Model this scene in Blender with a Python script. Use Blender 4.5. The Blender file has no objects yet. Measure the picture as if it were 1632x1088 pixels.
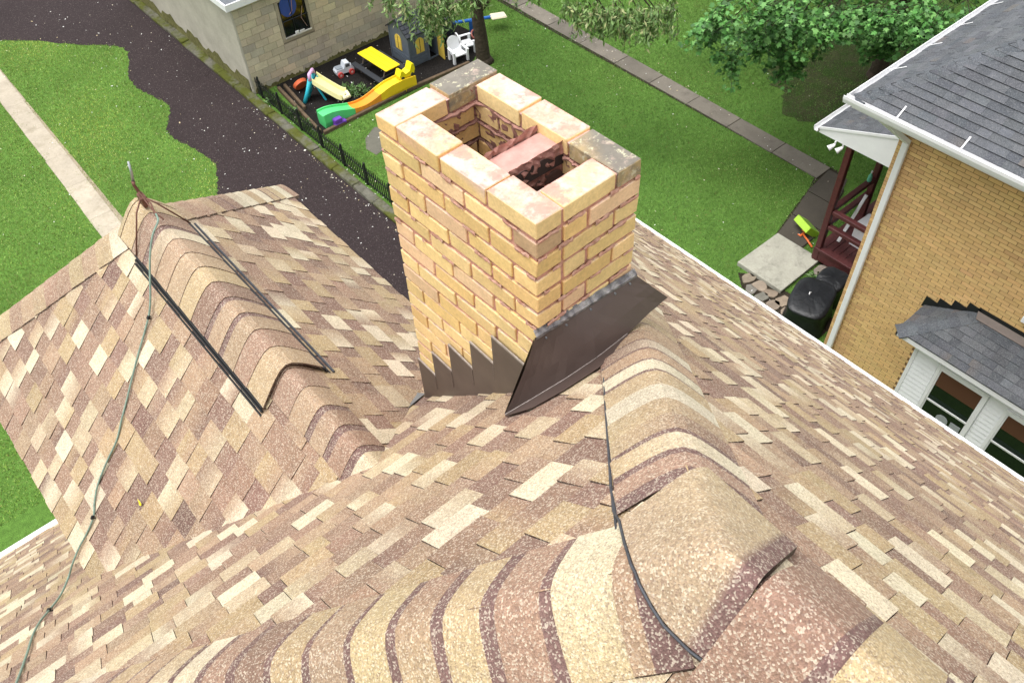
import bpy, bmesh, math, random
import numpy as np
from mathutils import Vector, Matrix
random.seed(11)
rng = np.random.default_rng(5)
sc = bpy.context.scene
COL = sc.collection

# ------------------------------------------------------------------ camera
CAMZ = 13.5
RR = [[0.7575858772652996, -0.6517648922626351, -0.03558319521968193],
      [-0.5124026524549139, -0.5600561070384215, -0.6509843920756755],
      [0.4043601863751365, 0.5114095053700545, -0.7582566567408565]]
FPX = 1359.32
cam = bpy.data.cameras.new('camera'); cam.sensor_width = 36; cam.sensor_fit = 'HORIZONTAL'
cam.lens = FPX / 1632 * 36; cam.clip_start = .05; cam.clip_end = 2000
cam_o = bpy.data.objects.new('camera', cam); COL.objects.link(cam_o)
_r, _u, _b = Vector(RR[0]), -Vector(RR[1]), -Vector(RR[2])
cam_o.matrix_world = Matrix(((_r.x, _u.x, _b.x, 0), (_r.y, _u.y, _b.y, 0), (_r.z, _u.z, _b.z, CAMZ), (0, 0, 0, 1)))
sc.camera = cam_o

# ------------------------------------------------------------------ sky, sun, exposure
SUN_EL, SUN_AZ = math.radians(76), math.radians(150)      # azimuth of the sun measured from +x towards +y
w = bpy.data.worlds.new('World'); sc.world = w; w.use_nodes = True
nt = w.node_tree; bg = nt.nodes['Background']
sky = nt.nodes.new('ShaderNodeTexSky'); sky.sky_type = 'NISHITA'; sky.sun_disc = False
sky.sun_elevation = SUN_EL; sky.sun_rotation = math.radians(90) - SUN_AZ
sky.dust_density = 4; sky.air_density = 1.2
hs = nt.nodes.new('ShaderNodeHueSaturation'); hs.inputs['Saturation'].default_value = .12
nt.links.new(sky.outputs[0], hs.inputs['Color']); nt.links.new(hs.outputs[0], bg.inputs['Color'])
bg.inputs['Strength'].default_value = .15
sun = bpy.data.lights.new('sun', 'SUN'); sun.energy = .8; sun.angle = math.radians(40); sun.color = (1, .97, .93)
sun_o = bpy.data.objects.new('sun', sun); COL.objects.link(sun_o)
sd = Vector((math.cos(SUN_EL) * math.cos(SUN_AZ), math.cos(SUN_EL) * math.sin(SUN_AZ), math.sin(SUN_EL)))
sun_o.rotation_euler = sd.to_track_quat('Z', 'Y').to_euler(); sun_o.location = (0, 0, 40)
sc.view_settings.view_transform = 'Standard'; sc.view_settings.look = 'None'
sc.view_settings.exposure = 1.04; sc.view_settings.gamma = 1

# ------------------------------------------------------------------ helpers
def proj(p):
    q = Vector((p[0], p[1], p[2] - CAMZ)); z = Vector(RR[2]).dot(q)
    if z < .05: return None
    return (816 + FPX * Vector(RR[0]).dot(q) / z, 544 + FPX * Vector(RR[1]).dot(q) / z)
def screen_area(pts):
    s = []
    for p in pts:
        q = proj(p)
        if q is None: return 0
        s.append(q)
    cx = sum(q[0] for q in s) / len(s); cy = sum(q[1] for q in s) / len(s)
    if not (-10 < cx < 1642 and -10 < cy < 1098): return 0
    return abs(sum(s[i][0] * s[(i + 1) % len(s)][1] - s[(i + 1) % len(s)][0] * s[i][1] for i in range(len(s)))) / 2
ORG = {}
class MB:
    def __init__(s): s.v = []; s.f = []; s.c = []; s.M = None
    def add(s, vs, fs, col=(.8, .8, .8)):
        n = len(s.v)
        for i, p in enumerate(vs):
            p = Vector(p)
            if s.M is not None: p = s.M @ p
            s.v.append(p); s.c.append(col[i] if isinstance(col, list) else col)
        s.f += [tuple(i + n for i in q) for q in fs]
        return s
    def box(s, x0, x1, y0, y1, z0, z1, col=(.8, .8, .8)):
        return s.add([(x0, y0, z0), (x1, y0, z0), (x1, y1, z0), (x0, y1, z0), (x0, y0, z1), (x1, y0, z1), (x1, y1, z1), (x0, y1, z1)],
                     [(3, 2, 1, 0), (4, 5, 6, 7), (0, 1, 5, 4), (1, 2, 6, 5), (2, 3, 7, 6), (3, 0, 4, 7)], col)
    def cbox(s, x0, x1, y0, y1, z0, z1, ch=.004, jit=0, col=(.8, .8, .8)):
        b = ((x0, x1), (y0, y1), (z0, z1)); vs = []; idx = {}
        for i in (0, 1):
            for j in (0, 1):
                for k in (0, 1):
                    base = [b[0][i], b[1][j], b[2][k]]; sg = [1 - 2 * i, 1 - 2 * j, 1 - 2 * k]
                    o = [random.uniform(-jit, jit) for _ in range(3)]
                    for ax in range(3):            # vertex that lies on the face normal to ax
                        p = [base[m] + o[m] + (0 if m == ax else sg[m] * ch) for m in range(3)]
                        idx[(i, j, k, ax)] = len(vs); vs.append(p)
        fs = []
        for ax in range(3):
            o1, o2 = [m for m in range(3) if m != ax]
            for e in (0, 1):
                q = []
                for (a, c2) in ((0, 0), (1, 0), (1, 1), (0, 1)):
                    key = [0, 0, 0]; key[ax] = e; key[o1] = a; key[o2] = c2
                    q.append(idx[(*key, ax)])
                fs.append(tuple(q))
        for ax in range(3):                        # edges along ax
            o1, o2 = [m for m in range(3) if m != ax]
            for a in (0, 1):
                for c2 in (0, 1):
                    k0 = [0, 0, 0]; k0[o1] = a; k0[o2] = c2; k1 = list(k0); k1[ax] = 1
                    fs.append((idx[(*k0, o1)], idx[(*k1, o1)], idx[(*k1, o2)], idx[(*k0, o2)]))
        for i in (0, 1):
            for j in (0, 1):
                for k in (0, 1): fs.append((idx[(i, j, k, 0)], idx[(i, j, k, 1)], idx[(i, j, k, 2)]))
        return s.add(vs, fs, col)
    def cyl(s, p0, p1, r0, r1=None, n=10, col=(.8, .8, .8), caps=True):
        r1 = r0 if r1 is None else r1
        p0, p1 = Vector(p0), Vector(p1); d = (p1 - p0).normalized(); a = d.orthogonal().normalized(); b = d.cross(a)
        vs = []
        for p, r in ((p0, r0), (p1, r1)):
            for i in range(n):
                t = 2 * math.pi * i / n; vs.append(p + a * (r * math.cos(t)) + b * (r * math.sin(t)))
        fs = [(i, (i + 1) % n, n + (i + 1) % n, n + i) for i in range(n)]
        if caps: fs += [tuple(range(n - 1, -1, -1)), tuple(range(n, 2 * n))]
        return s.add(vs, fs, col)
    def tube(s, pts, r, n=8, col=(.8, .8, .8)):
        pts = [Vector(p) for p in pts]; vs = []; m = len(pts); a = None
        rs = r if isinstance(r, list) else [r] * m
        for i, p in enumerate(pts):
            d = (pts[min(i + 1, m - 1)] - pts[max(i - 1, 0)]).normalized()
            a = d.orthogonal() if a is None else a - d * a.dot(d)
            a.normalize(); b = d.cross(a)
            for k in range(n):
                t = 2 * math.pi * k / n; vs.append(p + a * (rs[i] * math.cos(t)) + b * (rs[i] * math.sin(t)))
        fs = [(i * n + k, i * n + (k + 1) % n, (i + 1) * n + (k + 1) % n, (i + 1) * n + k) for i in range(m - 1) for k in range(n)]
        fs += [tuple(range(n - 1, -1, -1)), tuple(range((m - 1) * n, m * n))]
        return s.add(vs, fs, col)
    def prism(s, poly, d, col=(.8, .8, .8)):
        n = len(poly); poly = [Vector(p) for p in poly]; d = Vector(d)
        return s.add(poly + [p + d for p in poly], [tuple(range(n)), tuple(range(2 * n - 1, n - 1, -1))] +
                     [(i, n + i, n + (i + 1) % n, (i + 1) % n) for i in range(n)], col)
    def build(s, name, mat, parent=None, smooth=False, kind=None):
        me = bpy.data.meshes.new(name)
        o = bpy.data.objects.new(name, me); COL.objects.link(o)
        if parent is not None:
            off = ORG[parent.name]; o.parent = parent; ORG[o.name] = off
        else:
            xs = [p.x for p in s.v]; ys = [p.y for p in s.v]; zs = [p.z for p in s.v]
            off = Vector(((min(xs) + max(xs)) / 2, (min(ys) + max(ys)) / 2, min(zs)))
            o.location = off; ORG[o.name] = off
        me.from_pydata([p - off for p in s.v], [], s.f)
        at = me.color_attributes.new('col', 'FLOAT_COLOR', 'POINT')
        buf = []
        for c in s.c: buf += [c[0], c[1], c[2], 1]
        at.data.foreach_set('color', buf)
        bm = bmesh.new(); bm.from_mesh(me); bmesh.ops.recalc_face_normals(bm, faces=bm.faces); bm.to_mesh(me); bm.free()
        if smooth:
            for p in me.polygons: p.use_smooth = True
        me.materials.append(M[mat])
        if kind: o['kind'] = kind
        return o
def tag(o, label=None, cat=None, group=None, kind=None):
    if label: o['label'] = label
    if cat: o['category'] = cat
    if group: o['group'] = group
    if kind: o['kind'] = kind
    return o
def thing(name, label, cat, loc, group=None):
    o = bpy.data.objects.new(name, None); COL.objects.link(o); o.location = loc; o.empty_display_size = .1
    ORG[o.name] = Vector(loc)
    return tag(o, label, cat, group)
def np_mesh(name, mat, V, F, C, parent=None):
    """triangles from numpy arrays: V (n,3), F (m,3), C (n,3)"""
    me = bpy.data.meshes.new(name); o = bpy.data.objects.new(name, me); COL.objects.link(o)
    if parent is not None:
        V = V - np.array(ORG[parent.name]); o.parent = parent; ORG[o.name] = ORG[parent.name]
    me.vertices.add(len(V)); me.vertices.foreach_set('co', np.ascontiguousarray(V, dtype=np.float32).ravel())
    me.loops.add(F.size); me.loops.foreach_set('vertex_index', np.ascontiguousarray(F, dtype=np.int32).ravel())
    me.polygons.add(len(F)); me.polygons.foreach_set('loop_start', np.arange(0, F.size, 3, dtype=np.int32))
    me.update(calc_edges=True)
    at = me.color_attributes.new('col', 'FLOAT_COLOR', 'POINT')
    at.data.foreach_set('color', np.concatenate([C, np.ones((len(C), 1))], 1).astype(np.float32).ravel())
    me.materials.append(M[mat])
    return o
def rot_basis(yaw, pitch, roll):
    cy, sy, cp, sp, cr, sr = np.cos(yaw), np.sin(yaw), np.cos(pitch), np.sin(pitch), np.cos(roll), np.sin(roll)
    Rz = np.zeros((len(yaw), 3, 3)); Rz[:, 0, 0] = cy; Rz[:, 0, 1] = -sy; Rz[:, 1, 0] = sy; Rz[:, 1, 1] = cy; Rz[:, 2, 2] = 1
    Ry = np.zeros_like(Rz); Ry[:, 0, 0] = cp; Ry[:, 0, 2] = sp; Ry[:, 1, 1] = 1; Ry[:, 2, 0] = -sp; Ry[:, 2, 2] = cp
    Rx = np.zeros_like(Rz); Rx[:, 0, 0] = 1; Rx[:, 1, 1] = cr; Rx[:, 1, 2] = -sr; Rx[:, 2, 1] = sr; Rx[:, 2, 2] = cr
    return Rz @ Ry @ Rx
def scatter(name, mat, tv, tf, T, R3, S, C, parent=None):
    tv = np.array(tv, float); tf = np.array(tf, int); N = len(T)
    V = np.einsum('nij,vj->nvi', R3, tv) * S[:, None, None] + T[:, None, :]
    F = tf[None] + (np.arange(N) * len(tv))[:, None, None]
    return np_mesh(name, mat, V.reshape(-1, 3), F.reshape(-1, 3), np.repeat(C, len(tv), 0), parent)
def inpoly(P, poly):
    x, y = P[:, 0], P[:, 1]; r = np.zeros(len(P), bool); n = len(poly)
    for i in range(n):
        (x1, y1), (x2, y2) = poly[i], poly[(i + 1) % n]
        c = ((y1 > y) != (y2 > y)) & (x < (x2 - x1) * (y - y1) / (y2 - y1 + 1e-12) + x1); r ^= c
    return r
def vary(c, a): 
    k = 1 + random.uniform(-a, a); return tuple(max(0, min(1, x * k * (1 + random.uniform(-a / 4, a / 4)))) for x in c)
def lerp(a, b, t): return tuple(x + (y - x) * t for x, y in zip(a, b))

# ------------------------------------------------------------------ materials
M = {}
def mat(name, col=None, rough=.8, spec=.3, noises=(), bump=None, metal=0, tint=None, trans=0, coat=0):
    """col None: colour attribute. noises: (scale, amount, detail) brightness mottling; tint: (scale, lo, hi, colour) patches"""
    m = bpy.data.materials.new(name); m.use_nodes = True; M[name] = m
    t = m.node_tree; N = t.nodes; L = t.links; b = N['Principled BSDF']
    geo = N.new('ShaderNodeNewGeometry')
    if col is None:
        a = N.new('ShaderNodeAttribute'); a.attribute_name = 'col'; cur = a.outputs['Color']
    else:
        a = N.new('ShaderNodeRGB'); a.outputs[0].default_value = (*col, 1); cur = a.outputs[0]
    for (s, amt, det) in noises:
        n = N.new('ShaderNodeTexNoise'); n.inputs['Scale'].default_value = s; n.inputs['Detail'].default_value = det; n.inputs['Roughness'].default_value = .65
        L.new(geo.outputs['Position'], n.inputs['Vector'])
        mr = N.new('ShaderNodeMapRange'); mr.inputs['From Min'].default_value = .28; mr.inputs['From Max'].default_value = .72
        mr.inputs['To Min'].default_value = 1 - amt; mr.inputs['To Max'].default_value = 1 + amt
        L.new(n.outputs[0], mr.inputs['Value'])
        mx = N.new('ShaderNodeMix'); mx.data_type = 'RGBA'; mx.blend_type = 'MULTIPLY'; mx.inputs['Factor'].default_value = 1; mx.clamp_result = False
        L.new(cur, mx.inputs['A']); L.new(mr.outputs[0], mx.inputs['B']); cur = mx.outputs['Result']
    for tt in (tint or []):
        s, lo, hi, c = tt[:4]
        n = N.new('ShaderNodeTexNoise'); n.inputs['Scale'].default_value = s; n.inputs['Detail'].default_value = 6; n.inputs['Roughness'].default_value = .7
        L.new(geo.outputs['Position'], n.inputs['Vector'])
        mr = N.new('ShaderNodeMapRange'); mr.inputs['From Min'].default_value = lo; mr.inputs['From Max'].default_value = hi
        mr.inputs['To Max'].default_value = tt[4] if len(tt) > 4 else 1
        L.new(n.outputs[0], mr.inputs['Value'])
        mx = N.new('ShaderNodeMix'); mx.data_type = 'RGBA'; L.new(mr.outputs[0], mx.inputs['Factor']); L.new(cur, mx.inputs['A']); mx.inputs['B'].default_value = (*c, 1)
        cur = mx.outputs['Result']
    L.new(cur, b.inputs['Base Color'])
    b.inputs['Roughness'].default_value = rough; b.inputs['Specular IOR Level'].default_value = spec; b.inputs['Metallic'].default_value = metal
    if trans: b.inputs['Transmission Weight'].default_value = trans
    if coat: b.inputs['Coat Weight'].default_value = coat
    if bump:
        n = N.new('ShaderNodeTexNoise'); n.inputs['Scale'].default_value = bump[0]; n.inputs['Detail'].default_value = 5
        L.new(geo.outputs['Position'], n.inputs['Vector'])
        bp = N.new('ShaderNodeBump'); bp.inputs['Strength'].default_value = bump[1]; bp.inputs['Distance'].default_value = bump[2]
        L.new(n.outputs[0], bp.inputs['Height']); L.new(bp.outputs[0], b.inputs['Normal'])
    return m
def granule_mat(name, amt, scale, rough=.9):
    m = mat(name, None, rough, .25, noises=((.9, .10, 4), (3.2, .10, 4), (28, .10, 4)))
    t = m.node_tree; N = t.nodes; L = t.links; b = N['Principled BSDF']
    src = b.inputs['Base Color'].links[0].from_socket
    geo = [n for n in N if n.type == 'NEW_GEOMETRY'][0]
    cur = src; hgt = None
    for sc_, lo, hi in ((scale, 1 - amt, 1 + amt), (scale * 2.3, 1 - amt * .7, 1 + amt * .7)):
        v = N.new('ShaderNodeTexVoronoi'); v.inputs['Scale'].default_value = sc_; L.new(geo.outputs['Position'], v.inputs['Vector'])
        sp = N.new('ShaderNodeSeparateColor'); L.new(v.outputs['Color'], sp.inputs[0])
        mr = N.new('ShaderNodeMapRange'); mr.inputs['To Min'].default_value = lo; mr.inputs['To Max'].default_value = hi; L.new(sp.outputs[0], mr.inputs['Value'])
        mx = N.new('ShaderNodeMix'); mx.data_type = 'RGBA'; mx.blend_type = 'MULTIPLY'; mx.inputs['Factor'].default_value = 1
        L.new(cur, mx.inputs['A']); L.new(mr.outputs[0], mx.inputs['B']); cur = mx.outputs['Result']
        if hgt is None:
            hgt = v.outputs['Distance']
            # a share of the granules is pale, a share is dark
            for (a0, a1, c, f) in ((.68, .88, (.74, .66, .52), .42), (.72, .92, (.15, .09, .078), .42)):
                m2 = N.new('ShaderNodeMapRange'); m2.inputs['From Min'].default_value = a0; m2.inputs['From Max'].default_value = a1; m2.inputs['To Max'].default_value = f
                L.new(sp.outputs[1 if a0 == .68 else 2], m2.inputs['Value'])
                m3 = N.new('ShaderNodeMix'); m3.data_type = 'RGBA'; L.new(m2.outputs[0], m3.inputs['Factor']); L.new(cur, m3.inputs['A'])
                m3.inputs['B'].default_value = (*(c if name == 'shingle' else tuple(.3 * sum(c) / 3 + x * .25 for x in (.1, .11, .12))), 1); cur = m3.outputs['Result']
    L.new(cur, b.inputs['Base Color'])
    bp = N.new('ShaderNodeBump'); bp.inputs['Strength'].default_value = .5; bp.inputs['Distance'].default_value = .002
    L.new(hgt, bp.inputs['Height']); L.new(bp.outputs[0], b.inputs['Normal'])
granule_mat('shingle', .20, 290)
granule_mat('slate_shingle', .15, 120)
mat('brick', None, .88, .2, noises=((14, .10, 5), (90, .12, 4)), bump=(110, .6, .003))
def brick_smears():
    # old mortar smeared over the upward faces, lichen and soot in patches
    t = M['brick'].node_tree; N = t.nodes; L = t.links; b = N['Principled BSDF']; cur = b.inputs['Base Color'].links[0].from_socket
    geo = [n for n in N if n.type == 'NEW_GEOMETRY'][0]; sx = N.new('ShaderNodeSeparateXYZ'); L.new(geo.outputs['Normal'], sx.inputs[0])
    up = N.new('ShaderNodeMapRange'); up.inputs['From Min'].default_value = .6; up.inputs['From Max'].default_value = .85; L.new(sx.outputs[2], up.inputs['Value'])
    for (sc_, lo, hi, c, top, onlyup) in ((13, .44, .60, (.66, .53, .46), .8, 1), (9, .50, .60, (.50, .25, .20), .8, 1), (30, .54, .66, (.30, .22, .18), .6, 1), (30, .66, .78, (.34, .22, .11), .35, 0), (6, .60, .74, (.62, .40, .32), .30, 0), (4.2, .58, .76, (.52, .36, .19), .25, 0), (60, .68, .76, (.30, .19, .10), .4, 0)):
        n = N.new('ShaderNodeTexNoise'); n.inputs['Scale'].default_value = sc_; n.inputs['Detail'].default_value = 7; n.inputs['Roughness'].default_value = .68; L.new(geo.outputs['Position'], n.inputs['Vector'])
        mr = N.new('ShaderNodeMapRange'); mr.inputs['From Min'].default_value = lo; mr.inputs['From Max'].default_value = hi; mr.inputs['To Max'].default_value = top; L.new(n.outputs[0], mr.inputs['Value'])
        f = mr.outputs[0]
        if onlyup:
            mu = N.new('ShaderNodeMath'); mu.operation = 'MULTIPLY'; L.new(f, mu.inputs[0]); L.new(up.outputs[0], mu.inputs[1]); f = mu.outputs[0]
        mx = N.new('ShaderNodeMix'); mx.data_type = 'RGBA'; L.new(f, mx.inputs['Factor']); L.new(cur, mx.inputs['A']); mx.inputs['B'].default_value = (*c, 1); cur = mx.outputs['Result']
    L.new(cur, b.inputs['Base Color'])
brick_smears()
mat('brick_sooty', None, .9, .2, noises=((14, .2, 5),), bump=(80, .6, .004), tint=((16, .46, .62, (.17, .155, .13), .8), (9, .52, .66, (.62, .46, .38), .8), (35, .56, .64, (.58, .55, .38), .8)))
mat('brick_inner', None, .9, .2, noises=((20, .2, 4),), bump=(60, .5, .004))
mat('mortar', None, .95, .15, noises=((30, .2, 5),), bump=(90, .8, .006))
mat('coil_metal', (.080, .056, .048), .48, .35, noises=((4, .12, 3),), bump=(9, .25, .006))
mat('step_metal', (.110, .082, .066), .5, .4, noises=((8, .12, 3),), bump=(14, .2, .004))
mat('lead', None, .5, .4, noises=((60, .25, 4),), bump=(70, .9, .008), metal=.2)
mat('galv', (.2, .21, .225), .4, .5, noises=((20, .15, 3),), metal=.3)
mat('white_paint', (.78, .78, .79), .5, .4, noises=((3, .05, 4),), tint=((7, .62, .8, (.5, .49, .46), .3),))
mat('siding', (.82, .83, .85), .55, .3, noises=((4, .04, 3),))
mat('black_plastic', (.012, .012, .014), .45, .4)
mat('sealant', (.055, .058, .068), .6, .3, noises=((50, .3, 3),))
mat('verdigris', (.19, .27, .22), .6, .3, noises=((60, .25, 4),), bump=(240, .8, .004))
mat('copper_old', (.16, .075, .055), .55, .4, metal=.5, noises=((50, .25, 3),))
mat('silver_rod', (.42, .44, .45), .35, .5, metal=.8)
mat('leaf_yellow', (.75, .62, .02), .6, .3)
mat('nbr_brick', None, .88, .2, noises=((1.2, .06, 4), (70, .06, 3)), bump=(150, .3, .002))
mat('nbr_mortar', (.20, .12, .06), .95, .15, noises=((20, .15, 4),))
mat('block', None, .93, .15, noises=((2.5, .12, 5), (40, .10, 4)), bump=(60, .4, .004), tint=((1.6, .56, .78, (.20, .18, .12), .5),))
mat('render_wall', (.40, .375, .31), .93, .15, noises=((1.5, .16, 6), (30, .08, 4)), bump=(30, .3, .006))
mat('moss_wall', (.12, .115, .045), .95, .1, noises=((12, .4, 5),), bump=(30, .8, .02))
mat('slate_flat', (.13, .14, .155), .9, .2, noises=((9, .2, 4),))
mat('wood_dark_red', (.085, .022, .022), .5, .4, noises=((14, .3, 4),), bump=(40, .3, .003))
mat('timber', (.12, .085, .055), .9, .15, noises=((9, .3, 5),), bump=(30, .6, .01))
mat('glass_dark', (.006, .009, .008), .08, .5)
mat('blind_brown', (.10, .045, .025), .7, .2)
mat('room_green', (.012, .022, .015), .8, .2)
mat('grey_thing', (.3, .32, .33), .5, .3)
mat('tarp_black', (.010, .011, .013), .42, .45, noises=((6, .3, 3),), bump=(10, .6, .02))
mat('iron_black', (.012, .014, .014), .5, .4)
mat('play_grey', (.11, .135, .17), .45, .4, noises=((6, .08, 3),))
mat('play_roof', (.03, .034, .042), .45, .4)
mat('plastic', None, .4, .45, noises=((5, .05, 3),))
mat('window_yellow', (.72, .52, .09), .5, .3)
mat('concrete', None, .9, .2, noises=((1.3, .16, 5), (25, .10, 4)), bump=(50, .4, .004), tint=((2.2, .52, .72, (.055, .05, .042), .5),))
mat('sand_path', None, .93, .15, noises=((1.1, .14, 5), (22, .12, 4)), bump=(40, .5, .006), tint=((1.8, .52, .70, (.20, .17, .11), .5), (6, .60, .75, (.16, .17, .07), .5)))
mat('stone', None, .9, .2, noises=((5, .25, 5),), bump=(20, .6, .01))
mat('millings', (.030, .0205, .0210), .9, .25, noises=((.7, .12, 4), (18, .3, 5), (90, .5, 3)), bump=(60, 1, .02))
mat('pebble', None, .85, .3)
mat('mulch', (.016, .014, .013), .95, .15, noises=((2, .2, 4), (30, .6, 5)), bump=(40, 1, .03))
mat('grass', (.09, .18, .033), .95, .1, noises=((.5, .16, 4), (9, .3, 5), (60, .4, 3)), bump=(45, 1, .03), tint=((1.2, .60, .78, (.10, .085, .03), .55),))
mat('worn_shaded', (.055, .062, .026), .95, .1, noises=((1.2, .25, 5), (25, .4, 5)), bump=(30, 1, .03), tint=((2.5, .45, .6, (.035, .07, .014), .8),))  # brown bare ground, darkened: the maple's shade is put into the colour
mat('blade', None, .8, .2)
mat('leaf', None, .5, .35)
mat('bark', (.060, .047, .034), .95, .15, noises=((10, .35, 6),), bump=(16, 1, .04))
mat('petal', None, .7, .2)
mat('soil', (.035, .028, .02), .95, .1, noises=((8, .4, 5),), bump=(30, .8, .02))
mat('mossy_kerb', (.13, .125, .10), .95, .1, noises=((6, .25, 5),), bump=(25, .7, .015), tint=((1.1, .40, .55, (.075, .085, .010), .9), (7, .5, .7, (.03, .03, .012), .6)))
mat('wall_plain', (.55, .5, .42), .9, .2, noises=((2, .08, 4),))

# ------------------------------------------------------------------ shingle laying
class Slope:
    def __init__(s, o, e, up): s.o, s.e, s.s = Vector(o), Vector(e).normalized(), Vector(up).normalized(); s.n = s.e.cross(s.s); s.n = s.n if s.n.z > 0 else -s.n
    def p(s, a, t, h=0): return s.o + s.e * a + s.s * t + s.n * h
def clip(poly, hp):
    out = poly
    for (nx, ny, c, S) in hp:
        res = []
        for i in range(len(out)):
            p, q = out[i], out[(i + 1) % len(out)]
            P, Q = S.p(*p), S.p(*q); dp = nx * P.x + ny * P.y - c; dq = nx * Q.x + ny * Q.y - c
            if dp <= 0: res.append(p)
            if (dp < 0) != (dq < 0) and abs(dp - dq) > 1e-9:
                k = dp / (dp - dq); res.append((p[0] + (q[0] - p[0]) * k, p[1] + (q[1] - p[1]) * k))
        out = res
        if len(out) < 3: return []
    ar = abs(sum(out[i][0] * out[(i + 1) % len(out)][1] - out[(i + 1) % len(out)][0] * out[i][1] for i in range(len(out)))) / 2
    return out if ar > 2e-5 else []
EXP = .127
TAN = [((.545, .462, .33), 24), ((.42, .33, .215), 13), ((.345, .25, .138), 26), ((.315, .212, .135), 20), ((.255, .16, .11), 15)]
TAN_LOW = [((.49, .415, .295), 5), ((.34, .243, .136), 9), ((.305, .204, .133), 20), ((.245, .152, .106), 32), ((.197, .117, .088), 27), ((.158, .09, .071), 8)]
SLATE = [((.088, .093, .103), 34), ((.076, .081, .091), 25), ((.10, .105, .115), 20), ((.11, .10, .097), 4), ((.063, .069, .079), 12)]
EDGE_T, EDGE_S = (.085, .05, .04), (.02, .022, .026)  # dark butt edges: asphalt tone with the shadow line painted into the colour
def pick(pal):
    r = random.uniform(0, sum(w_ for _, w_ in pal))
    for c, w_ in pal:
        r -= w_
        if r <= 0: return vary(c, .09)
    return pal[-1][0]
TABS = {}
def lay(store, S, pieces, a0, a1, t0, t1, pal, edge, wmin=.09, wmax=.36, blend=.4, thick=(.004, .0085)):
    """lay courses of laminated tabs; pieces: lists of half planes (nx, ny, c) in plan"""
    k0 = int(math.floor(t0 / EXP)); tb = k0 * EXP
    while tb < t1:
        a = a0 - random.uniform(0, wmax); tooth = random.random() < .5; prev = pick(pal)
        while a < a1:
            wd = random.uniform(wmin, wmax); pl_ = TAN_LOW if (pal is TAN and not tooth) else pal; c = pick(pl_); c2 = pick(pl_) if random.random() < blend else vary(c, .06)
            hb = thick[1] if tooth else thick[0]; hb += random.uniform(0, .002)
            T1 = tb + EXP + .02
            for pc in pieces:
                pl = clip([(a, tb), (a + wd - .0015, tb), (a + wd - .0015, T1), (a, T1)], [(*h, S) for h in pc])
                if not pl: continue
                top = [S.p(x, y, .002 + hb * (T1 - y) / (T1 - tb)) for x, y in pl]
                n = len(pl); cols = [lerp(c, c2, min(1, max(0, (x - a) / wd))) for x, y in pl]
                vs = top + top + [S.p(x, y, -.002) for x, y in pl]
                fs = [tuple(range(n))]
                for i in range(n):
                    j = (i + 1) % n
                    if pl[i][1] > T1 - .001 and pl[j][1] > T1 - .001: continue
                    fs.append((n + i, n + j, 2 * n + j, 2 * n + i))
                store.append((screen_area(top), vs, fs, cols + [edge] * (2 * n)))
            a += wd; tooth = not tooth
        tb += EXP
def put_tabs(store, parents, name, matn, limit):
    """the tabs that show largest become objects, the rest one mesh for each roof part"""
    allt = [(t[0], key, i) for key in parents for i, t in enumerate(store[key])]
    allt.sort(reverse=True); big = set((k, i) for a, k, i in allt[:limit])
    for key, par in parents.items():
        rest = MB()
        for i, (a, vs, fs, cols) in enumerate(store[key]):
            if (key, i) in big: MB().add(vs, fs, cols).build(name, matn, par)
            else: rest.add(vs, fs, cols)
        if rest.v: rest.build(name + 's', matn, par, kind='stuff')
def caps(par, P0, P1, dA, dB, name, matn, pal, edge, hw=.15, lift=.0085, eps=.03, exposure=EXP, band=None, height=.0, pband=.75, n_u=10):
    """cap shingles from P0 up to P1; dA, dB unit directions across the line down each slope"""
    P0, P1 = Vector(P0), Vector(P1); d = (P1 - P0); Ln = d.length; d.normalize()
    dA, dB = Vector(dA), Vector(dB); hz = (dB - dA); hz.normalize()        # across
    up = hz.cross(d); up = up if up.z > 0 else -up
    qA, zA = dA.dot(hz), dA.dot(up); k = abs(zA / qA); qw = hw * abs(qA)
    n = int(math.ceil(Ln / exposure)); out = []
    for i in range(n):
        t = i * exposure; Le = min(exposure, Ln - t); c = pick(pal); c2 = pick(pal) if random.random() < .4 else vary(c, .06)
        bw = random.uniform(.022, .04) if (band and random.random() < pband) else 0
        rows = [0, Le * .5, Le - bw - .001, Le - bw, Le + .03] if bw else [0, Le * .5, Le, Le + .03]
        L_all = Le + .03; mb = MB(); vs = []; cs = []; nu = n_u; skew = random.uniform(-.008, .008)
        thick = .0045 + random.uniform(0, .002)
        for r_, tt in enumerate(rows):
            for u in range(nu + 1):
                q = -qw + 2 * qw * u / nu
                z = -k * (math.sqrt(q * q + eps * eps) - eps) - k * eps * .72 * (abs(q) / qw) ** 1.5
                h = lift + height + thick * (1 - tt / L_all)
                vs.append(P0 + d * (t + tt + skew * q / qw) + hz * q + up * (z + h))
                f = u / nu; cc = lerp(c, c2, f)
                if bw and r_ >= 3: cc = vary(band, .08)
                cs.append(cc)
        R_ = len(rows); fs = [(a * (nu + 1) + u, a * (nu + 1) + u + 1, (a + 1) * (nu + 1) + u + 1, (a + 1) * (nu + 1) + u) for a in range(R_ - 1) for u in range(nu)]
        mb.add(vs, fs, cs)
        # butt edge and the two long edges, turned down on to the roof
        low = vs[:nu + 1]; dn = up * -.012
        mb.add(low + [p + dn for p in low], [(u, u + 1, nu + 2 + u, nu + 1 + u) for u in range(nu)], edge)
        for side in (0, nu):
            ln = [vs[a * (nu + 1) + side] for a in range(R_)]
            mb.add(ln + [p + up * -.022 for p in ln], [(a, a + 1, R_ + a + 1, R_ + a) for a in range(R_ - 1)], edge)
        out.append(mb.build(name, matn, par, smooth=False))
    return out

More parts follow.
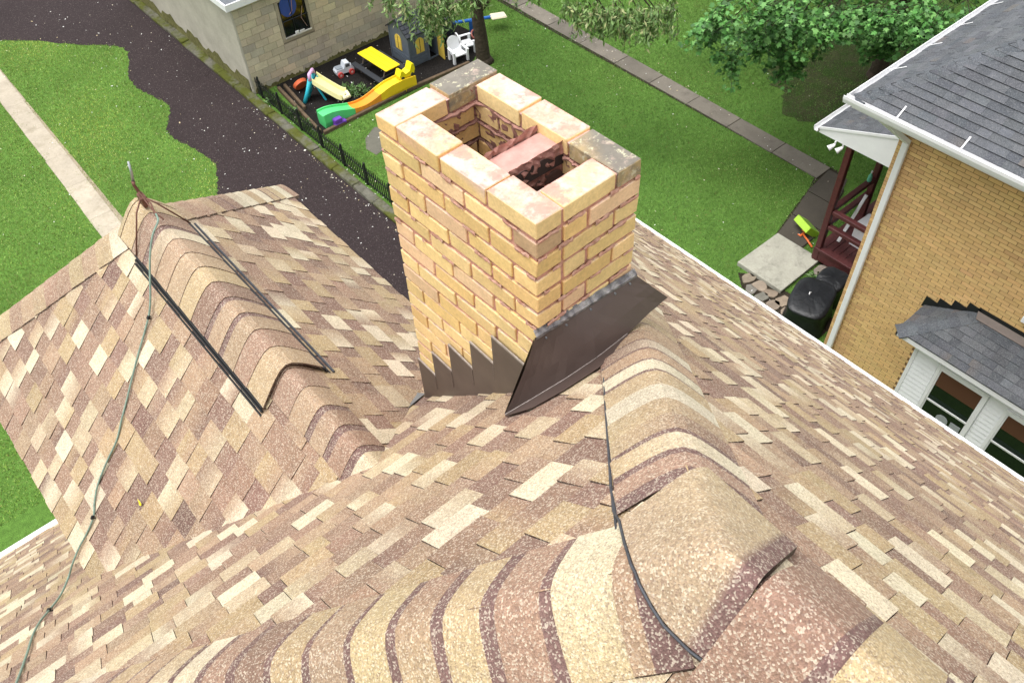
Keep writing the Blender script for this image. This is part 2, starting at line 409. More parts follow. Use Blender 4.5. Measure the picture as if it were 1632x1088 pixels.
# ================================================================== GROUND
def sheet(name, poly, z, matn, kind='structure', col=(.1, .09, .07)):
    me = bpy.data.meshes.new(name)
    if isinstance(poly[0][0], tuple):                    # list of quads
        vs = [(x, y, z) for q in poly for x, y in q]; me.from_pydata(vs, [], [tuple(range(4 * i, 4 * i + 4)) for i in range(len(poly))])
    else: me.from_pydata([(x, y, z) for x, y in poly], [], [tuple(range(len(poly)))])
    at = me.color_attributes.new('col', 'FLOAT_COLOR', 'POINT'); at.data.foreach_set('color', [*col, 1] * len(me.vertices))
    bm = bmesh.new(); bm.from_mesh(me); bmesh.ops.recalc_face_normals(bm, faces=bm.faces)
    for f in bm.faces:
        if f.normal.z < 0: f.normal_flip()
    bm.to_mesh(me); bm.free()
    o = bpy.data.objects.new(name, me); COL.objects.link(o); me.materials.append(M[matn]); o['kind'] = kind; ORG[o.name] = Vector((0, 0, 0))
    return o
tag(sheet('ground', [(-600, -600), (600, -600), (600, 600), (-600, 600)], 0, 'grass'), 'green lawn ground around the houses')
LAWN_EDGE = [(-30, 62), (-3, 35.6), (3.46, 29.26), (4.32, 28.45), (4.77, 27.7), (5.5, 26.9), (5.95, 26.43), (6.18, 25.98), (6.0, 25.31), (5.57, 24.54), (5.45, 23.75), (5.62, 23.07),
             (5.80, 22.33), (5.68, 21.91), (5.32, 21.44), (5.13, 20.95), (5.24, 20.34), (5.46, 19.5), (5.48, 18.88), (5.22, 18.3), (4.97, 17.86), (4.7, 17.2), (4.75, 16), (5.0, 14), (4.9, 10), (5.0, -30)]
def chaikin(p, n=2):
    for _ in range(n):
        q = [p[0]]
        for a, b in zip(p, p[1:]): q += [lerp(a, b, .25), lerp(a, b, .75)]
        p = q + [p[-1]]
    return p
LE = [(x + random.uniform(-.035, .035), y) for x, y in chaikin(LAWN_EDGE, 3)]
DRIVE = LE + [(7.56, -30), (7.56, 90), (-30, 90)]
DQ = [(LE[i], (7.56, LE[i][1]), (7.56, LE[i + 1][1]), LE[i + 1]) for i in range(len(LE) - 1)] + [((-30, 62), (7.56, 62), (7.56, 90), (-30, 90))]
tag(sheet('driveway', DQ, .006, 'millings'), 'dark purple brown gravel driveway with a wavy grass edge')
BED = [(8.2, 18.06), (13.3, 17.98), (14.1, 18.5), (14.4, 19.2), (14.2, 21.0), (8.5, 21.0), (8.42, 20.0), (8.25, 18.8)]
tag(sheet('mulch_bed', BED, .008, 'mulch'), 'black mulch bed of the play area by the garage')
tag(sheet('soil_patch', [(8.75, 16.3), (9.6, 16.5), (9.9, 17.0), (9.4, 17.35), (8.95, 17.1), (8.7, 16.7)], .006, 'concrete', col=(.13, .125, .1)), 'grey bare patch in the grass inside the fence')
tag(sheet('worn_shaded_ground', [(20.6 + q_ * math.cos(a_), 9.5 + q_ * math.sin(a_)) for a_, q_ in [(i * math.pi / 60, 2.5 + .4 * math.sin(i * math.pi / 20) + .3 * math.sin(i * math.pi / 9) + random.uniform(-.15, .15)) for i in range(120)]], .005, 'worn_shaded'), 'bare brown ground under the maple')
# garden walk behind, slabs as pieces
wk = sheet('garden_walk', [(16.12, 7.6), (16.72, 7.6), (16.9, 90), (16.3, 90)], .008, 'soil')
y = 8.05; n = 0
while y < 34:
    ln = random.choice((1.42, 1.47, 1.5, 1.38)); xo = 16.0 + .014 * y
    g = random.uniform(.8, 1.1); c = (.185 * g, .165 * g, .135 * g)
    m = MB(); j = lambda: random.uniform(-.012, .012)
    m.add([(xo + j(), y, -.03), (xo + .57 + j(), y + j(), -.03), (xo + .59 + j(), y + ln - .025, -.03), (xo + .02 + j(), y + ln - .025, -.03),
           (xo + j(), y, .03), (xo + .57 + j(), y + j(), .03 + j() * .4), (xo + .59 + j(), y + ln - .025, .03), (xo + .02 + j(), y + ln - .025, .03 + j() * .4)],
          [(4, 5, 6, 7), (0, 1, 5, 4), (1, 2, 6, 5), (2, 3, 7, 6), (3, 0, 4, 7)], c)
    m.build('slab', 'concrete', wk); y += ln
wb = sheet('walk_branch', [(13.7, 6.75), (14.6, 6.8), (16.2, 7.3), (16.75, 7.9), (16.1, 8.1), (15.7, 7.95), (14.6, 7.68), (13.75, 7.45)], .010, 'soil')
for x0, x1, ya0, ya1, yb0, yb1 in ((13.76, 14.6, 6.78, 7.42, 6.82, 7.62), (14.63, 15.55, 6.84, 7.63, 7.1, 7.88), (15.58, 16.6, 7.12, 7.9, 7.5, 8.03)):
    MB().add([(x0, ya0, 0), (x1, yb0, 0), (x1, yb1, 0), (x0, ya1, 0), (x0, ya0, .03), (x1, yb0, .03), (x1, yb1, .03), (x0, ya1, .03)],
             [(4, 5, 6, 7), (0, 1, 5, 4), (1, 2, 6, 5), (2, 3, 7, 6), (3, 0, 4, 7)], (.075, .065, .052)).build('slab', 'concrete', wb)
lp = sheet('side_path', [(2.0, 5), (2.6, 5), (3.3, 60), (2.7, 60)], .006, 'sand_path', col=(.3, .25, .18))
y = 10.0
while y < 32:
    ln = random.choice((1.5, 1.6, 1.45)); x0 = 2.12 - .0225 * (18.5 - y); wd_ = .54; g = random.uniform(.9, 1.08); j = lambda: random.uniform(-.02, .02)
    MB().add([(x0 + j(), y, 0), (x0 + wd_ + j(), y, 0), (x0 + wd_ + .03 + j(), y + ln - .004, 0), (x0 + .03 + j(), y + ln - .004, 0),
              (x0 + j(), y, .022), (x0 + wd_ + j(), y, .022), (x0 + wd_ + .03 + j(), y + ln - .004, .022), (x0 + .03 + j(), y + ln - .004, .022)],
             [(4, 5, 6, 7), (0, 1, 5, 4), (1, 2, 6, 5), (2, 3, 7, 6), (3, 0, 4, 7)], (.40 * g, .35 * g, .275 * g)).build('slab', 'sand_path', lp)
    y += ln
pad = MB().cbox(12.36, 13.78, 6.22, 7.42, -.1, .1, .01, .012, (.36, .35, .29)); pad = pad.build('concrete_pad', 'concrete'); pad['kind'] = 'structure'
st = sheet('stone_edging', [(11.75, 4.9), (12.6, 4.9), (12.45, 6.9), (12.2, 7.25), (11.9, 6.9)], .008, 'soil')
def stone(par, x, y, rx, ry, h, col):
    n = 9; m = MB(); a0 = random.random() * 6; rr = [random.uniform(.75, 1.2) for _ in range(n)]
    ring = lambda k, z: [(x + rx * k * rr[i] * math.cos(a0 + i * 2 * math.pi / n), y + ry * k * rr[i] * math.sin(a0 + i * 2 * math.pi / n), z) for i in range(n)]
    vs = ring(1, -.02) + ring(1, h * .8) + ring(.93, h) + [(x, y, h)]
    fs = [(r * n + i, r * n + (i + 1) % n, (r + 1) * n + (i + 1) % n, (r + 1) * n + i) for r in (0, 1) for i in range(n)] + [(2 * n + i, 2 * n + (i + 1) % n, 3 * n) for i in range(n)]
    m.add(vs, fs, col); return m.build('stone', 'stone', par)
for (x, y, rx, ry) in ((12.22, 6.98, .17, .13), (12.2, 6.66, .16, .14), (11.98, 6.72, .12, .12), (11.93, 6.42, .17, .13), (12.2, 6.35, .13, .13), (11.95, 6.08, .16, .14), (12.2, 6.05, .15, .12),
                       (12.05, 5.78, .16, .13), (12.35, 5.8, .14, .12), (12.4, 6.98, .08, .1), (11.75, 6.3, .1, .12), (12.25, 5.5, .15, .12)):
    stone(st, x, y, rx * 1.12, ry * 1.12, .04, vary(random.choice(((.2, .17, .13), (.25, .2, .15), (.15, .14, .12))), .15))
sp = sheet('porch_stones', [(13.2, 5.2), (14.3, 5.4), (14.2, 6.25), (13.3, 6.15)], .009, 'soil')
for (x, y, rx, ry) in ((13.55, 5.98, .24, .17), (13.95, 5.95, .17, .13), (13.45, 5.62, .2, .14), (13.85, 5.6, .14, .12)): stone(sp, x, y, rx, ry, .09, vary((.24, .21, .17), .12))

# kerb of mossy blocks along the driveway
kb = MB().box(7.57, 7.82, -6, 30, -.1, .03, (.1, .1, .06)).build('kerb', 'mossy_kerb'); kb['kind'] = 'structure'; kb['label'] = 'low mossy kerb between driveway and fence'
y = -6
while y < 30:
    ln = random.uniform(.85, 1.25); j = lambda: random.uniform(-.012, .012); h = .10 + random.uniform(-.025, .02)
    MB().cbox(7.54 + j(), 7.79 + j(), y, y + ln - .012, -.05, h, .018, .012, (.13, .12, .09)).build('kerb_block', 'mossy_kerb', kb); y += ln

# ================================================================== OUR HOUSE
HX, HY = .62, .29; RZ = 12.25; mA = 1.02; EY = 5.65; EZ = 12.547 - mA * EY
mB = 1.044; EX = HX + (RZ - EZ) / mB; CXE = HX - (RZ - EZ) / mA; YB = -6.5
house = thing('house', 'house with steep tan and brown shingled hip roof filling the foreground', 'house', (0.6, 0, 0))
MB().box(CXE + .4, EX - .4, YB, EY - .4, 0, EZ - .1).build('wall', 'wall_plain', house)
cA, sA = 1 / math.hypot(1, mA), mA / math.hypot(1, mA); cB, sB = 1 / math.hypot(1, mB), mB / math.hypot(1, mB)
SA = Slope((0, EY, EZ), (1, 0, 0), (0, -cA, sA)); SB = Slope((EX, 0, EZ), (0, 1, 0), (-cB, 0, sB)); SC = Slope((CXE, 0, EZ), (0, 1, 0), (cA, 0, sA))
DX, DZ, DYA, DE0, DE1 = .65, 10.833, 3.65, -.46, 1.76; DEZ = DZ - mA * (DX - DE0)
DYE = DYA + (DX - DE0)
SL = Slope((DE0, 0, DEZ), (0, 1, 0), (cA, 0, sA)); SR = Slope((DE1, 0, DEZ), (0, 1, 0), (-cA, 0, sA)); SF = Slope((0, DYE, DEZ), (1, 0, 0), (0, -cA, sA))
roof = MB()
A_, B_, C_, D_ = (HX, HY, RZ), (EX, EY, EZ), (CXE, EY, EZ), (HX, YB, RZ)
dz = Vector((0, 0, -.012))
roof.add([Vector(p) + dz for p in (A_, B_, C_)], [(0, 1, 2)], EDGE_T)
roof.add([Vector(p) + dz for p in (A_, B_, (EX, YB, EZ), D_)], [(0, 1, 2, 3)], EDGE_T)
roof.add([Vector(p) + dz for p in (A_, C_, (CXE, YB, EZ), D_)], [(0, 1, 2, 3)], EDGE_T)
roof_o = roof.build('roof', 'shingle', house)
droof = MB(); ap = (DX, DYA, DZ); vm = (DX, DX + 1.03, DZ)
droof.add([Vector(p) + dz for p in (ap, vm, (DE0, DE0 * -1 + 2.33, DEZ), (DE0, DYE, DEZ), (DE1, DYE, DEZ), (DE1, DE1 + 1.03, DEZ))], [(0, 1, 2, 3), (0, 3, 4), (0, 4, 5, 1)], EDGE_T)
droof_o = droof.build('dormer_roof', 'shingle', house)
MB().box(DE0 + .14, DE1 - .14, 2.6, DYE - .14, 6.9, DEZ - .03).build('dormer_wall', 'wall_plain', house)
st_ = {'A': [], 'D': []}
kq = (EY - HY) / (EX - HX)
hipAB = (kq, -1, kq * HX - HY); hipAC = (-1, -1, -HX - HY)
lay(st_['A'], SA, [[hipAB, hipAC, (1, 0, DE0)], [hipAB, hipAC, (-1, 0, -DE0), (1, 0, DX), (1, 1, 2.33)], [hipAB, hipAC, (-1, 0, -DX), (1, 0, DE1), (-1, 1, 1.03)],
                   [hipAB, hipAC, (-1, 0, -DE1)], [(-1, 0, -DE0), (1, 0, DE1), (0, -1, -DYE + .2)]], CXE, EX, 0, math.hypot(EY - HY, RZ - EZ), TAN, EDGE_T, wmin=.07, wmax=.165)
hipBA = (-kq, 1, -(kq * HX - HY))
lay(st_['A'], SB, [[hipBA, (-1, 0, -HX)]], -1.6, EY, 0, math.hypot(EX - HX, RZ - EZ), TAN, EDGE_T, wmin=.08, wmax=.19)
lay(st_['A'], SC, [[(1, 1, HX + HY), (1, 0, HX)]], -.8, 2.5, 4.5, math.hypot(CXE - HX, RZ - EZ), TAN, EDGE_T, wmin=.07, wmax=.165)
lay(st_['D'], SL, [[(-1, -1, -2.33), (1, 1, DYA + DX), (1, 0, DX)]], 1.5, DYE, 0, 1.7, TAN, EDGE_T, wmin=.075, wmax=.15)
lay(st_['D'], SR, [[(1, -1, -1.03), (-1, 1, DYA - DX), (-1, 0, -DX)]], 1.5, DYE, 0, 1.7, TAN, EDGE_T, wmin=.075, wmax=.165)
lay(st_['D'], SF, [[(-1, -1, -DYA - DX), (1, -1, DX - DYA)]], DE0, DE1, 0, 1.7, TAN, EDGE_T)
put_tabs(st_, {'A': roof_o, 'D': droof_o}, 'shingle', 'shingle', 300)
# hip and ridge caps
BAND = (.15, .088, .078); CAPS = [((.52, .45, .33), 13), ((.37, .275, .16), 24), ((.325, .225, .145), 22), ((.27, .172, .12), 24), ((.22, .135, .10), 12)]
def across(line, S, away):
    l = Vector(line).normalized(); d = l.cross(S.n).normalized(); return d if d.dot(Vector(away)) > 0 else -d
def hipcaps(par, P0, P1, S1, a1, S2, a2, **k):
    l = Vector(P1) - Vector(P0); return caps(par, P0, P1, across(l, S1, a1), across(l, S2, a2), 'cap_shingle', 'shingle', CAPS, EDGE_T, band=BAND, **k)
S0 = Vector(A_); hb = Vector(B_); hc = Vector(C_)
hipcaps(roof_o, S0.lerp(hb, .62), S0.lerp(hb, .034), SA, (-1, 1, 0), SB, (1, -1, 0), hw=.165, eps=.04)
hipcaps(roof_o, hb, S0.lerp(hb, .62), SA, (-1, 1, 0), SB, (1, -1, 0), hw=.165, eps=.04, pband=.3)
hipcaps(roof_o, S0.lerp(hc, .36), S0.lerp(hc, .012), SA, (1, 1, 0), SC, (-1, -1, 0), hw=.165, eps=.04, pband=.95)
caps(roof_o, (HX, .205, RZ), (HX, YB + .1, RZ), across((0, 1, 0), SC, (-1, 0, 0)), across((0, 1, 0), SB, (1, 0, 0)), 'cap_shingle', 'shingle', CAPS[1:], EDGE_T, hw=.27, band=BAND, lift=.027, eps=.05, exposure=.15, n_u=14, pband=.9)
def roofz(x, y):
    zs = [12.547 - mA * y, RZ - mB * (x - HX), RZ - mA * (HX - x), RZ + .02]; k = .018
    mz = min(zs); return mz - k * math.log(sum(math.exp(-(q - mz) / k) for q in zs)) + k * math.log(2)
SEAM = [Vector((x_, y_, 0)) for x_, y_ in ((.508, .195), (.504, .23), (.504, .283), (.510, .317), (.520, .354), (.537, .390), (.574, .437), (.622, .492))]
def seam_at(t_):
    f_ = t_ * (len(SEAM) - 1); k_ = min(int(f_), len(SEAM) - 2); return SEAM[k_].lerp(SEAM[k_ + 1], f_ - k_)
m = MB(); vs = []; cs = []; n = 16
for a in range(n + 1):
    for b in range(n + 1):
        p = Vector((.825, .245, 0)).lerp(Vector((.845, .47, 0)), a / n).lerp(seam_at(a / n), b / n); e_ = min(a, b, n - a, n - b) / n
        vs.append(Vector((p.x, p.y, roofz(p.x, p.y) + .024 + .002 * min(1, e_ * 6)))); cs.append(vary(BAND, .06) if a < 2.5 else lerp((.37, .28, .17), (.33, .24, .16), b / n))
m.add(vs, [(a * (n + 1) + b, a * (n + 1) + b + 1, (a + 1) * (n + 1) + b + 1, (a + 1) * (n + 1) + b) for a in range(n) for b in range(n)], cs)
ring = [b for b in range(n + 1)] + [a * (n + 1) + n for a in range(1, n + 1)] + [n * (n + 1) + b for b in range(n - 1, -1, -1)] + [a * (n + 1) for a in range(n - 1, 0, -1)]
rv = [vs[i] for i in ring]; m.add(rv + [p + Vector((0, 0, -.03)) for p in rv], [(i, (i + 1) % len(rv), len(rv) + (i + 1) % len(rv), len(rv) + i) for i in range(len(rv))], EDGE_T)
m.build('peak_cap', 'shingle', roof_o)
apv = Vector(ap)
hipcaps(droof_o, (DE0, DYE, DEZ), Vector((DE0, DYE, DEZ)).lerp(apv, .95), SL, (-1, -1, 0), SF, (0, 1, 0), hw=.15, eps=.03, pband=.2)
hipcaps(droof_o, (DE1, DYE, DEZ), Vector((DE1, DYE, DEZ)).lerp(apv, .95), SR, (1, -1, 0), SF, (0, 1, 0), hw=.15, eps=.03, pband=.2)
# dormer ridge: raised vent covered with caps, plain caps where it runs into the main roof
hipcaps(droof_o, (DX, 1.66, DZ), (DX, 2.36, DZ), SL, (-1, 0, 0), SR, (1, 0, 0), hw=.15, eps=.035, lift=.006, pband=.6)
hipcaps(droof_o, (DX, 2.30, DZ), (DX, 3.70, DZ), SL, (-1, 0, 0), SR, (1, 0, 0), hw=.215, eps=.045, height=.018, pband=.5)
vent = MB(); 
for sgn in (-1, 1):
    for i, (o_, h_) in enumerate(((.150, .002), (.158, -.012), (.166, -.026))):
        x = DX + sgn * o_; z = DZ - mA * o_ + .030 + h_
        vent.tube([(x, 2.30, z), (x, 3.52 if sgn < 0 else 3.6, z)], .007, 6)
vent.build('ridge_vent', 'black_plastic', droof_o)
MB().tube([(DX + .186, 2.30, DZ - mA * .186 + .020), (DX + .188, 3.6, DZ - mA * .188 + .020)], .006, 6).build('vent_edge', 'sealant', droof_o)
# sealant along the cap edges
def seal(pts, r=.006):
    MB().tube(pts, r, 6).build('sealant', 'sealant', roof_o)
def onA(x, y, h=.01): p = Vector((x, y, 12.547 - mA * y)); return p + SA.n * h
seal([onA(.124 + y_ + random.uniform(-.004, .004), y_, .010) for y_ in [1.12, 1.0, .9, .8, .7, .6, .52, .47]], .0035)
seal([onA(.124 + y_, y_, .012) for y_ in (.56, .53)] + [Vector((q_.x - .004, q_.y, roofz(q_.x, q_.y) + .024)) for q_ in [seam_at(t_ / 14) for t_ in range(14, -1, -1)]] + [Vector((.50, .17, roofz(.50, .17) + .024))], .0026)
def onB(x, y, h=.012): p = Vector((x, y, RZ - mB * (x - HX))); return p + SB.n * h
seal([onB(.795, .02, .016), onB(.785, -.05, .018), onB(.79, -.12, .018), onB(.785, -.3, .018)], .006)
# gutters / white drip edge
gt = MB(); gt.box(CXE - .02, EX + .1, EY + .0, EY + .07, EZ - .11, EZ - .005); gt.build('gutter', 'white_paint', house)
MB().box(EX, EX + .055, YB, EY, EZ - .11, EZ - .004).build('gutter', 'white_paint', house)
MB().box(DE0 + .012, DE0 + .025, 2.8, DYE, DEZ - .12, DEZ - .012).build('fascia', 'white_paint', house)
MB().box(DE1 - .025, DE1 - .012, 2.8, DYE, DEZ - .12, DEZ - .012).build('fascia', 'white_paint', house)

# ------------------------------------------------------------------ chimney
CH = Matrix.Translation((1.358, 1.702, 0)) @ Matrix.Rotation(math.radians(1.3), 4, 'Z')
hx, hy = .2145, .3725; TOPZ = 11.94; CP = .074; WY = .100; GAP = .0135
ch = MB(); ch.M = CH
def ring_grid(mb, x0, x1, y0, y1, z0, z1, nx, ny, nz, amp, col):
    per = [(x0 + (x1 - x0) * i / nx, y0) for i in range(nx)] + [(x1, y0 + (y1 - y0) * i / ny) for i in range(ny)] + \
          [(x1 - (x1 - x0) * i / nx, y1) for i in range(nx)] + [(x0, y1 - (y1 - y0) * i / ny) for i in range(ny)]
    n = len(per); vs = []; cs = []
    for k in range(nz + 1):
        z = z0 + (z1 - z0) * k / nz
        for (x, y) in per:
            vs.append((x + random.uniform(-amp, amp), y + random.uniform(-amp, amp), z)); cs.append(vary(col(z), .12))
    mb.add(vs, [(k * n + i, k * n + (i + 1) % n, (k + 1) * n + (i + 1) % n, (k + 1) * n + i) for k in range(nz) for i in range(n)], cs)
PINK = (.52, .265, .205); PALE = (.70, .50, .36)
mcol = lambda z: PINK if z > TOPZ - CP * 9 else lerp(PALE, PINK, .35)
ring_grid(ch, -hx + .0068, hx - .0068, -hy + .0068, hy - .0068, 10.0, TOPZ - .009, 22, 38, 100, .0018, mcol)
FL = [(-hx + WY, hx - WY, -hy + WY + .01, -.145), (-hx + WY, hx - WY, -.025, hy - WY)]     # flue openings
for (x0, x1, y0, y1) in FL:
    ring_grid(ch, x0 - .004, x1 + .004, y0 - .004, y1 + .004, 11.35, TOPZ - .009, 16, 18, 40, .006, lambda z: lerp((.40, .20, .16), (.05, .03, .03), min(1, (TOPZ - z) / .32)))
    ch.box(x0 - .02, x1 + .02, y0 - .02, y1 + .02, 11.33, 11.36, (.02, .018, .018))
# mortar top of the wythes
tz = TOPZ - .010
for (x0, x1, y0, y1) in ((-hx + .005, hx - .005, -hy + .005, FL[0][2]), (-hx + .005, hx - .005, FL[1][3], hy - .005), (-hx + .005, FL[0][0], FL[0][2], FL[1][3]), (FL[0][1], hx - .005, FL[0][2], FL[1][3])):
    ch.add([(x0, y0, tz), (x1, y0, tz), (x1, y1, tz), (x0, y1, tz)], [(0, 1, 2, 3)], (.60, .38, .33))
chim = ch.build('chimney', 'mortar', house)
BUFF = [((.75, .53, .245), 36), ((.78, .565, .275), 32), ((.73, .495, .215), 20), ((.74, .49, .30), 12)]
def onroof(y): return 12.547 - mA * y
def brick(x0, x1, y0, y1, z, dark=0, top=False):
    zl = z - CP + GAP
    if z < onroof(1.702 + y1) - .12 and z < onroof(1.702 + y0) - .12: return
    c = pick(BUFF)
    up = z > TOPZ - CP * 9
    if dark: c = lerp(c, (.17, .13, .07), dark * .8)
    j = .002 if up else .001; o = random.uniform(-.0022, .0022) if up else random.uniform(-.0008, .0008)
    m = MB(); m.M = CH
    dzt = random.uniform(-.004, .004) if top else 0
    m.cbox(x0 + o, x1 + o, y0 + o, y1 + o, zl + random.uniform(-.002, .002), z + dzt, .0026 if up else .0014, j, c)
    if top:       # pink-white mortar smears and weathering on the top bed
        tops = sorted(range(len(m.v)), key=lambda i: -m.v[i].z)[:4]
        tc = dark and (.20, .18, .15) or random.choice(((.62, .40, .33), (.66, .46, .40), (.62, .38, .28), (.66, .47, .27)))
        for i in tops: m.c[i] = vary(tc, .08)
    m.build('brick', 'brick_sooty' if (dark and top) else 'brick', chim)
def run(a0, a1, n):
    g = .010; L_ = (a1 - a0 - g * (n - 1)) / n
    return [(a0 + i * (L_ + g), a0 + i * (L_ + g) + L_) for i in range(n)]
for k in range(24):
    z = TOPZ - k * CP; top = k == 0; t1 = k % 2 == 0
    J = .010
    if t1:
        for (a, b) in run(-hy, hy - WY - J, 3):
            d = .75 if (k in (2,) and a < -hy + .01) else 0
            brick(-hx, -hx + WY, a, b, z, 0, top); brick(hx - WY, hx, a, b, z, .7 if (top and a < -hy + .01) else 0, top)
        for (a, b) in run(-hx, hx, 2): brick(a, b, hy - WY, hy, z, .75 if (top and a > -.1) else 0, top)
        for (a, b) in run(-hx + WY + J, hx - WY - J, 1): brick(a, b, -hy, -hy + WY, z, 0, top)
    else:
        for (a, b) in run(-hy + WY + J, hy, 3): brick(-hx, -hx + WY, a, b, z); brick(hx - WY, hx, a, b, z)
        for i, (a, b) in enumerate([(-hx, -hx + .1)] + [(-hx + .112, -hx + .205)] + [(-hx + .217, hx)]): brick(a, b, -hy, -hy + WY, z, .6 if (k == 1 and i == 0) else 0)
        for (a, b) in run(-hx + WY + J, hx - WY - J, 1): brick(a, b, hy - WY, hy, z)
# divider between the flues
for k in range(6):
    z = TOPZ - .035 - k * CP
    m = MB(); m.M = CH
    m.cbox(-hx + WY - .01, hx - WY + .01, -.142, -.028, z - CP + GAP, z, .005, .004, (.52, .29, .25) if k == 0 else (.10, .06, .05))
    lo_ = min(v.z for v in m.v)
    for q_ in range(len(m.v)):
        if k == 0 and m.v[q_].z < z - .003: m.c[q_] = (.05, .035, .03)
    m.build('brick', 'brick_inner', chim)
    m = MB(); m.M = CH
    if False: m.cbox(.008, hx - WY + .01, -.142, -.028, z - CP + GAP, z - .004, .005, .004, (.72, .50, .46) if k == 0 else (.08, .05, .045)); m.build('brick', 'brick_inner', chim)
# mortar squeezed out of the inner joints
for (x0, x1, y0, y1) in FL:
    for k in range(1, 7):
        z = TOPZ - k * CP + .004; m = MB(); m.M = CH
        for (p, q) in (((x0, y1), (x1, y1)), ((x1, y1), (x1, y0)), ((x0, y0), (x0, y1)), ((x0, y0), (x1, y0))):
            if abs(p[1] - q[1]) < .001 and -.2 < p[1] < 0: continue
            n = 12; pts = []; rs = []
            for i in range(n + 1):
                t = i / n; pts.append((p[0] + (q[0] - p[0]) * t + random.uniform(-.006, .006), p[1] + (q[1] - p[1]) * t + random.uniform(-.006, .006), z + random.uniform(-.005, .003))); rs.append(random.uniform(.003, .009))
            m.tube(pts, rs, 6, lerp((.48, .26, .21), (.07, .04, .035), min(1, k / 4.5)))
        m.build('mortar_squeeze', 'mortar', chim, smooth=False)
smear = MB(); smear.M = CH
for k in range(0, 9):
    z = TOPZ - (k + 1) * CP + GAP / 2
    for face in ('front', 'left'):
        if face == 'left' and k > 5: continue
        m = smear; L_ = 2 * (hx if face == 'front' else hy); n = 60 if face == 'left' else 36; run_ = False; vs = []; fs = []
        for i in range(n + 1):
            a = -L_ / 2 + .004 + (L_ - .008) * i / n; on = math.sin(i * .55 + k * 2.1 + (3 if face == 'left' else 0)) + .8 * math.sin(i * .21 + k * 1.3) > (-.1 if face == 'front' else .45)
            h1, h2 = random.uniform(.004, .014), random.uniform(.004, .012); pr = .0032 + random.uniform(0, .0012)
            P3 = (lambda zz, d: (a, -hy - d, zz)) if face == 'front' else (lambda zz, d: (-hx - d, a, zz))
            if on:
                vs += [P3(z + h1, .0016), P3(z, pr), P3(z - h2, .0016)]
                if run_: q = len(vs); fs += [(q - 6, q - 5, q - 2, q - 3), (q - 5, q - 4, q - 1, q - 2)]
            run_ = on
        if fs: m.add(vs, fs, [vary(random.choice(((.52, .29, .225), (.56, .34, .27), (.50, .25, .19))), .10) for _ in vs])
smear.build('mortar_smears', 'mortar', chim, kind='stuff')
# step flashing, left side
xs = -hx - .006
sf = [(2.076, 10.715), (1.972, 10.705), (1.954, 10.861), (1.835, 10.852), (1.829, 11.02), (1.690, 11.002), (1.684, 11.159), (1.558, 11.150), (1.552, 11.301), (1.33, 11.290), (1.335, 11.17)]
bot = lambda y: onroof(y) - .02
segs = [(0, 1), (2, 3), (4, 5), (6, 7), (8, 9)]
ys = [2.09, 1.963, 1.832, 1.687, 1.555, 1.325]
for i, (a, b) in enumerate(segs):
    (ya, za), (yb, zb) = sf[a], sf[b]; ya, yb = ys[i], ys[i + 1]; x_ = 1.1385 - .0012 * i
    m = MB(); m.M = CH; x_ = -hx - .0075 - .0012 * i; ya -= 1.702; yb -= 1.702
    if i == 0: ya = hy + .008
    m.prism([(x_, ya, za), (x_, yb - .004, zb), (x_, yb - .004, bot(yb + 1.702)), (x_, ya, bot(ya + 1.702))], (.003, 0, 0)); m.build('step_flashing', 'step_metal', chim)
    m = MB(); m.M = CH; m.prism([(x_ - .0012, ya, za - .004), (x_ - .0012, yb - .004, zb - .004), (x_ - .0012, yb - .004, zb + .004), (x_ - .0012, ya, za + .004)], (.006, 0, 0), (.32, .28, .25)); m.build('sealant', 'lead', chim)
for i in range(5):
    (yb, zb) = sf[segs[i][1]]; yb = ys[i + 1]
    m = MB(); m.M = CH; yl = yb - 1.702; m.tube([(-hx - .012, yl + .002, zb + .002), (-hx - .012, yl + .001, (zb + bot(yb)) / 2)], .0016, 5, (.2, .16, .14)); m.build('seam', 'lead', chim)
# back pan flashing on the upslope side with a crinkled top edge
TL, TR = Vector((1.139, 1.3235, 11.482)), Vector((1.592, 1.3235, 11.452))
FOLD = [Vector(p) for p in ((.977, 1.293, 11.257), (1.074, 1.264, 11.287), (1.187, 1.238, 11.313), (1.317, 1.224, 11.328), (1.47, 1.232, 11.324), (1.60, 1.246, 11.325), (1.705, 1.262, 11.31))]
FLNG = [Vector(p) for p in ((.972, 1.285, 11.262), (1.025, 1.212, 11.331), (1.126, 1.175, 11.369), (1.251, 1.158, 11.386), (1.40, 1.160, 11.382))]
def poly_at(P_, t_):
    f_ = t_ * (len(P_) - 1); k_ = min(int(f_), len(P_) - 2); return P_[k_].lerp(P_[k_ + 1], f_ - k_)
ap_ = MB(); n = 18; vs = []
for r in range(6):
    for i in range(n + 1):
        p = TL.lerp(TR, i / n).lerp(poly_at(FOLD, i / n), r / 5); vs.append(p + Vector((0, -.006 * math.sin(math.pi * r / 5) + random.uniform(-.0012, .0012), 0)))
ap_.add(vs, [(r * (n + 1) + i, r * (n + 1) + i + 1, (r + 1) * (n + 1) + i + 1, (r + 1) * (n + 1) + i) for r in range(5) for i in range(n)])
ap_.add([v + Vector((0, .003, 0)) for v in (TL, FOLD[0], Vector((1.13, 1.38, 11.08)), Vector((1.139, 1.335, 11.4)))], [(0, 1, 2, 3)])
ap_.build('back_pan_flashing', 'coil_metal', chim)
fl = MB(); n = 12; vs = [poly_at(FOLD[:5], i / n) for i in range(n + 1)] + [poly_at(FLNG, i / n) for i in range(n + 1)]
fl.add(vs + [v + Vector((0, 0, -.004)) for v in vs], [(i, i + 1, n + 2 + i, n + 1 + i) for i in range(n)] + [(3 * n + 3 + i, 3 * n + 4 + i, n + 2 + i, n + 1 + i) for i in range(n)]); fl.build('flashing_flange', 'coil_metal', chim)
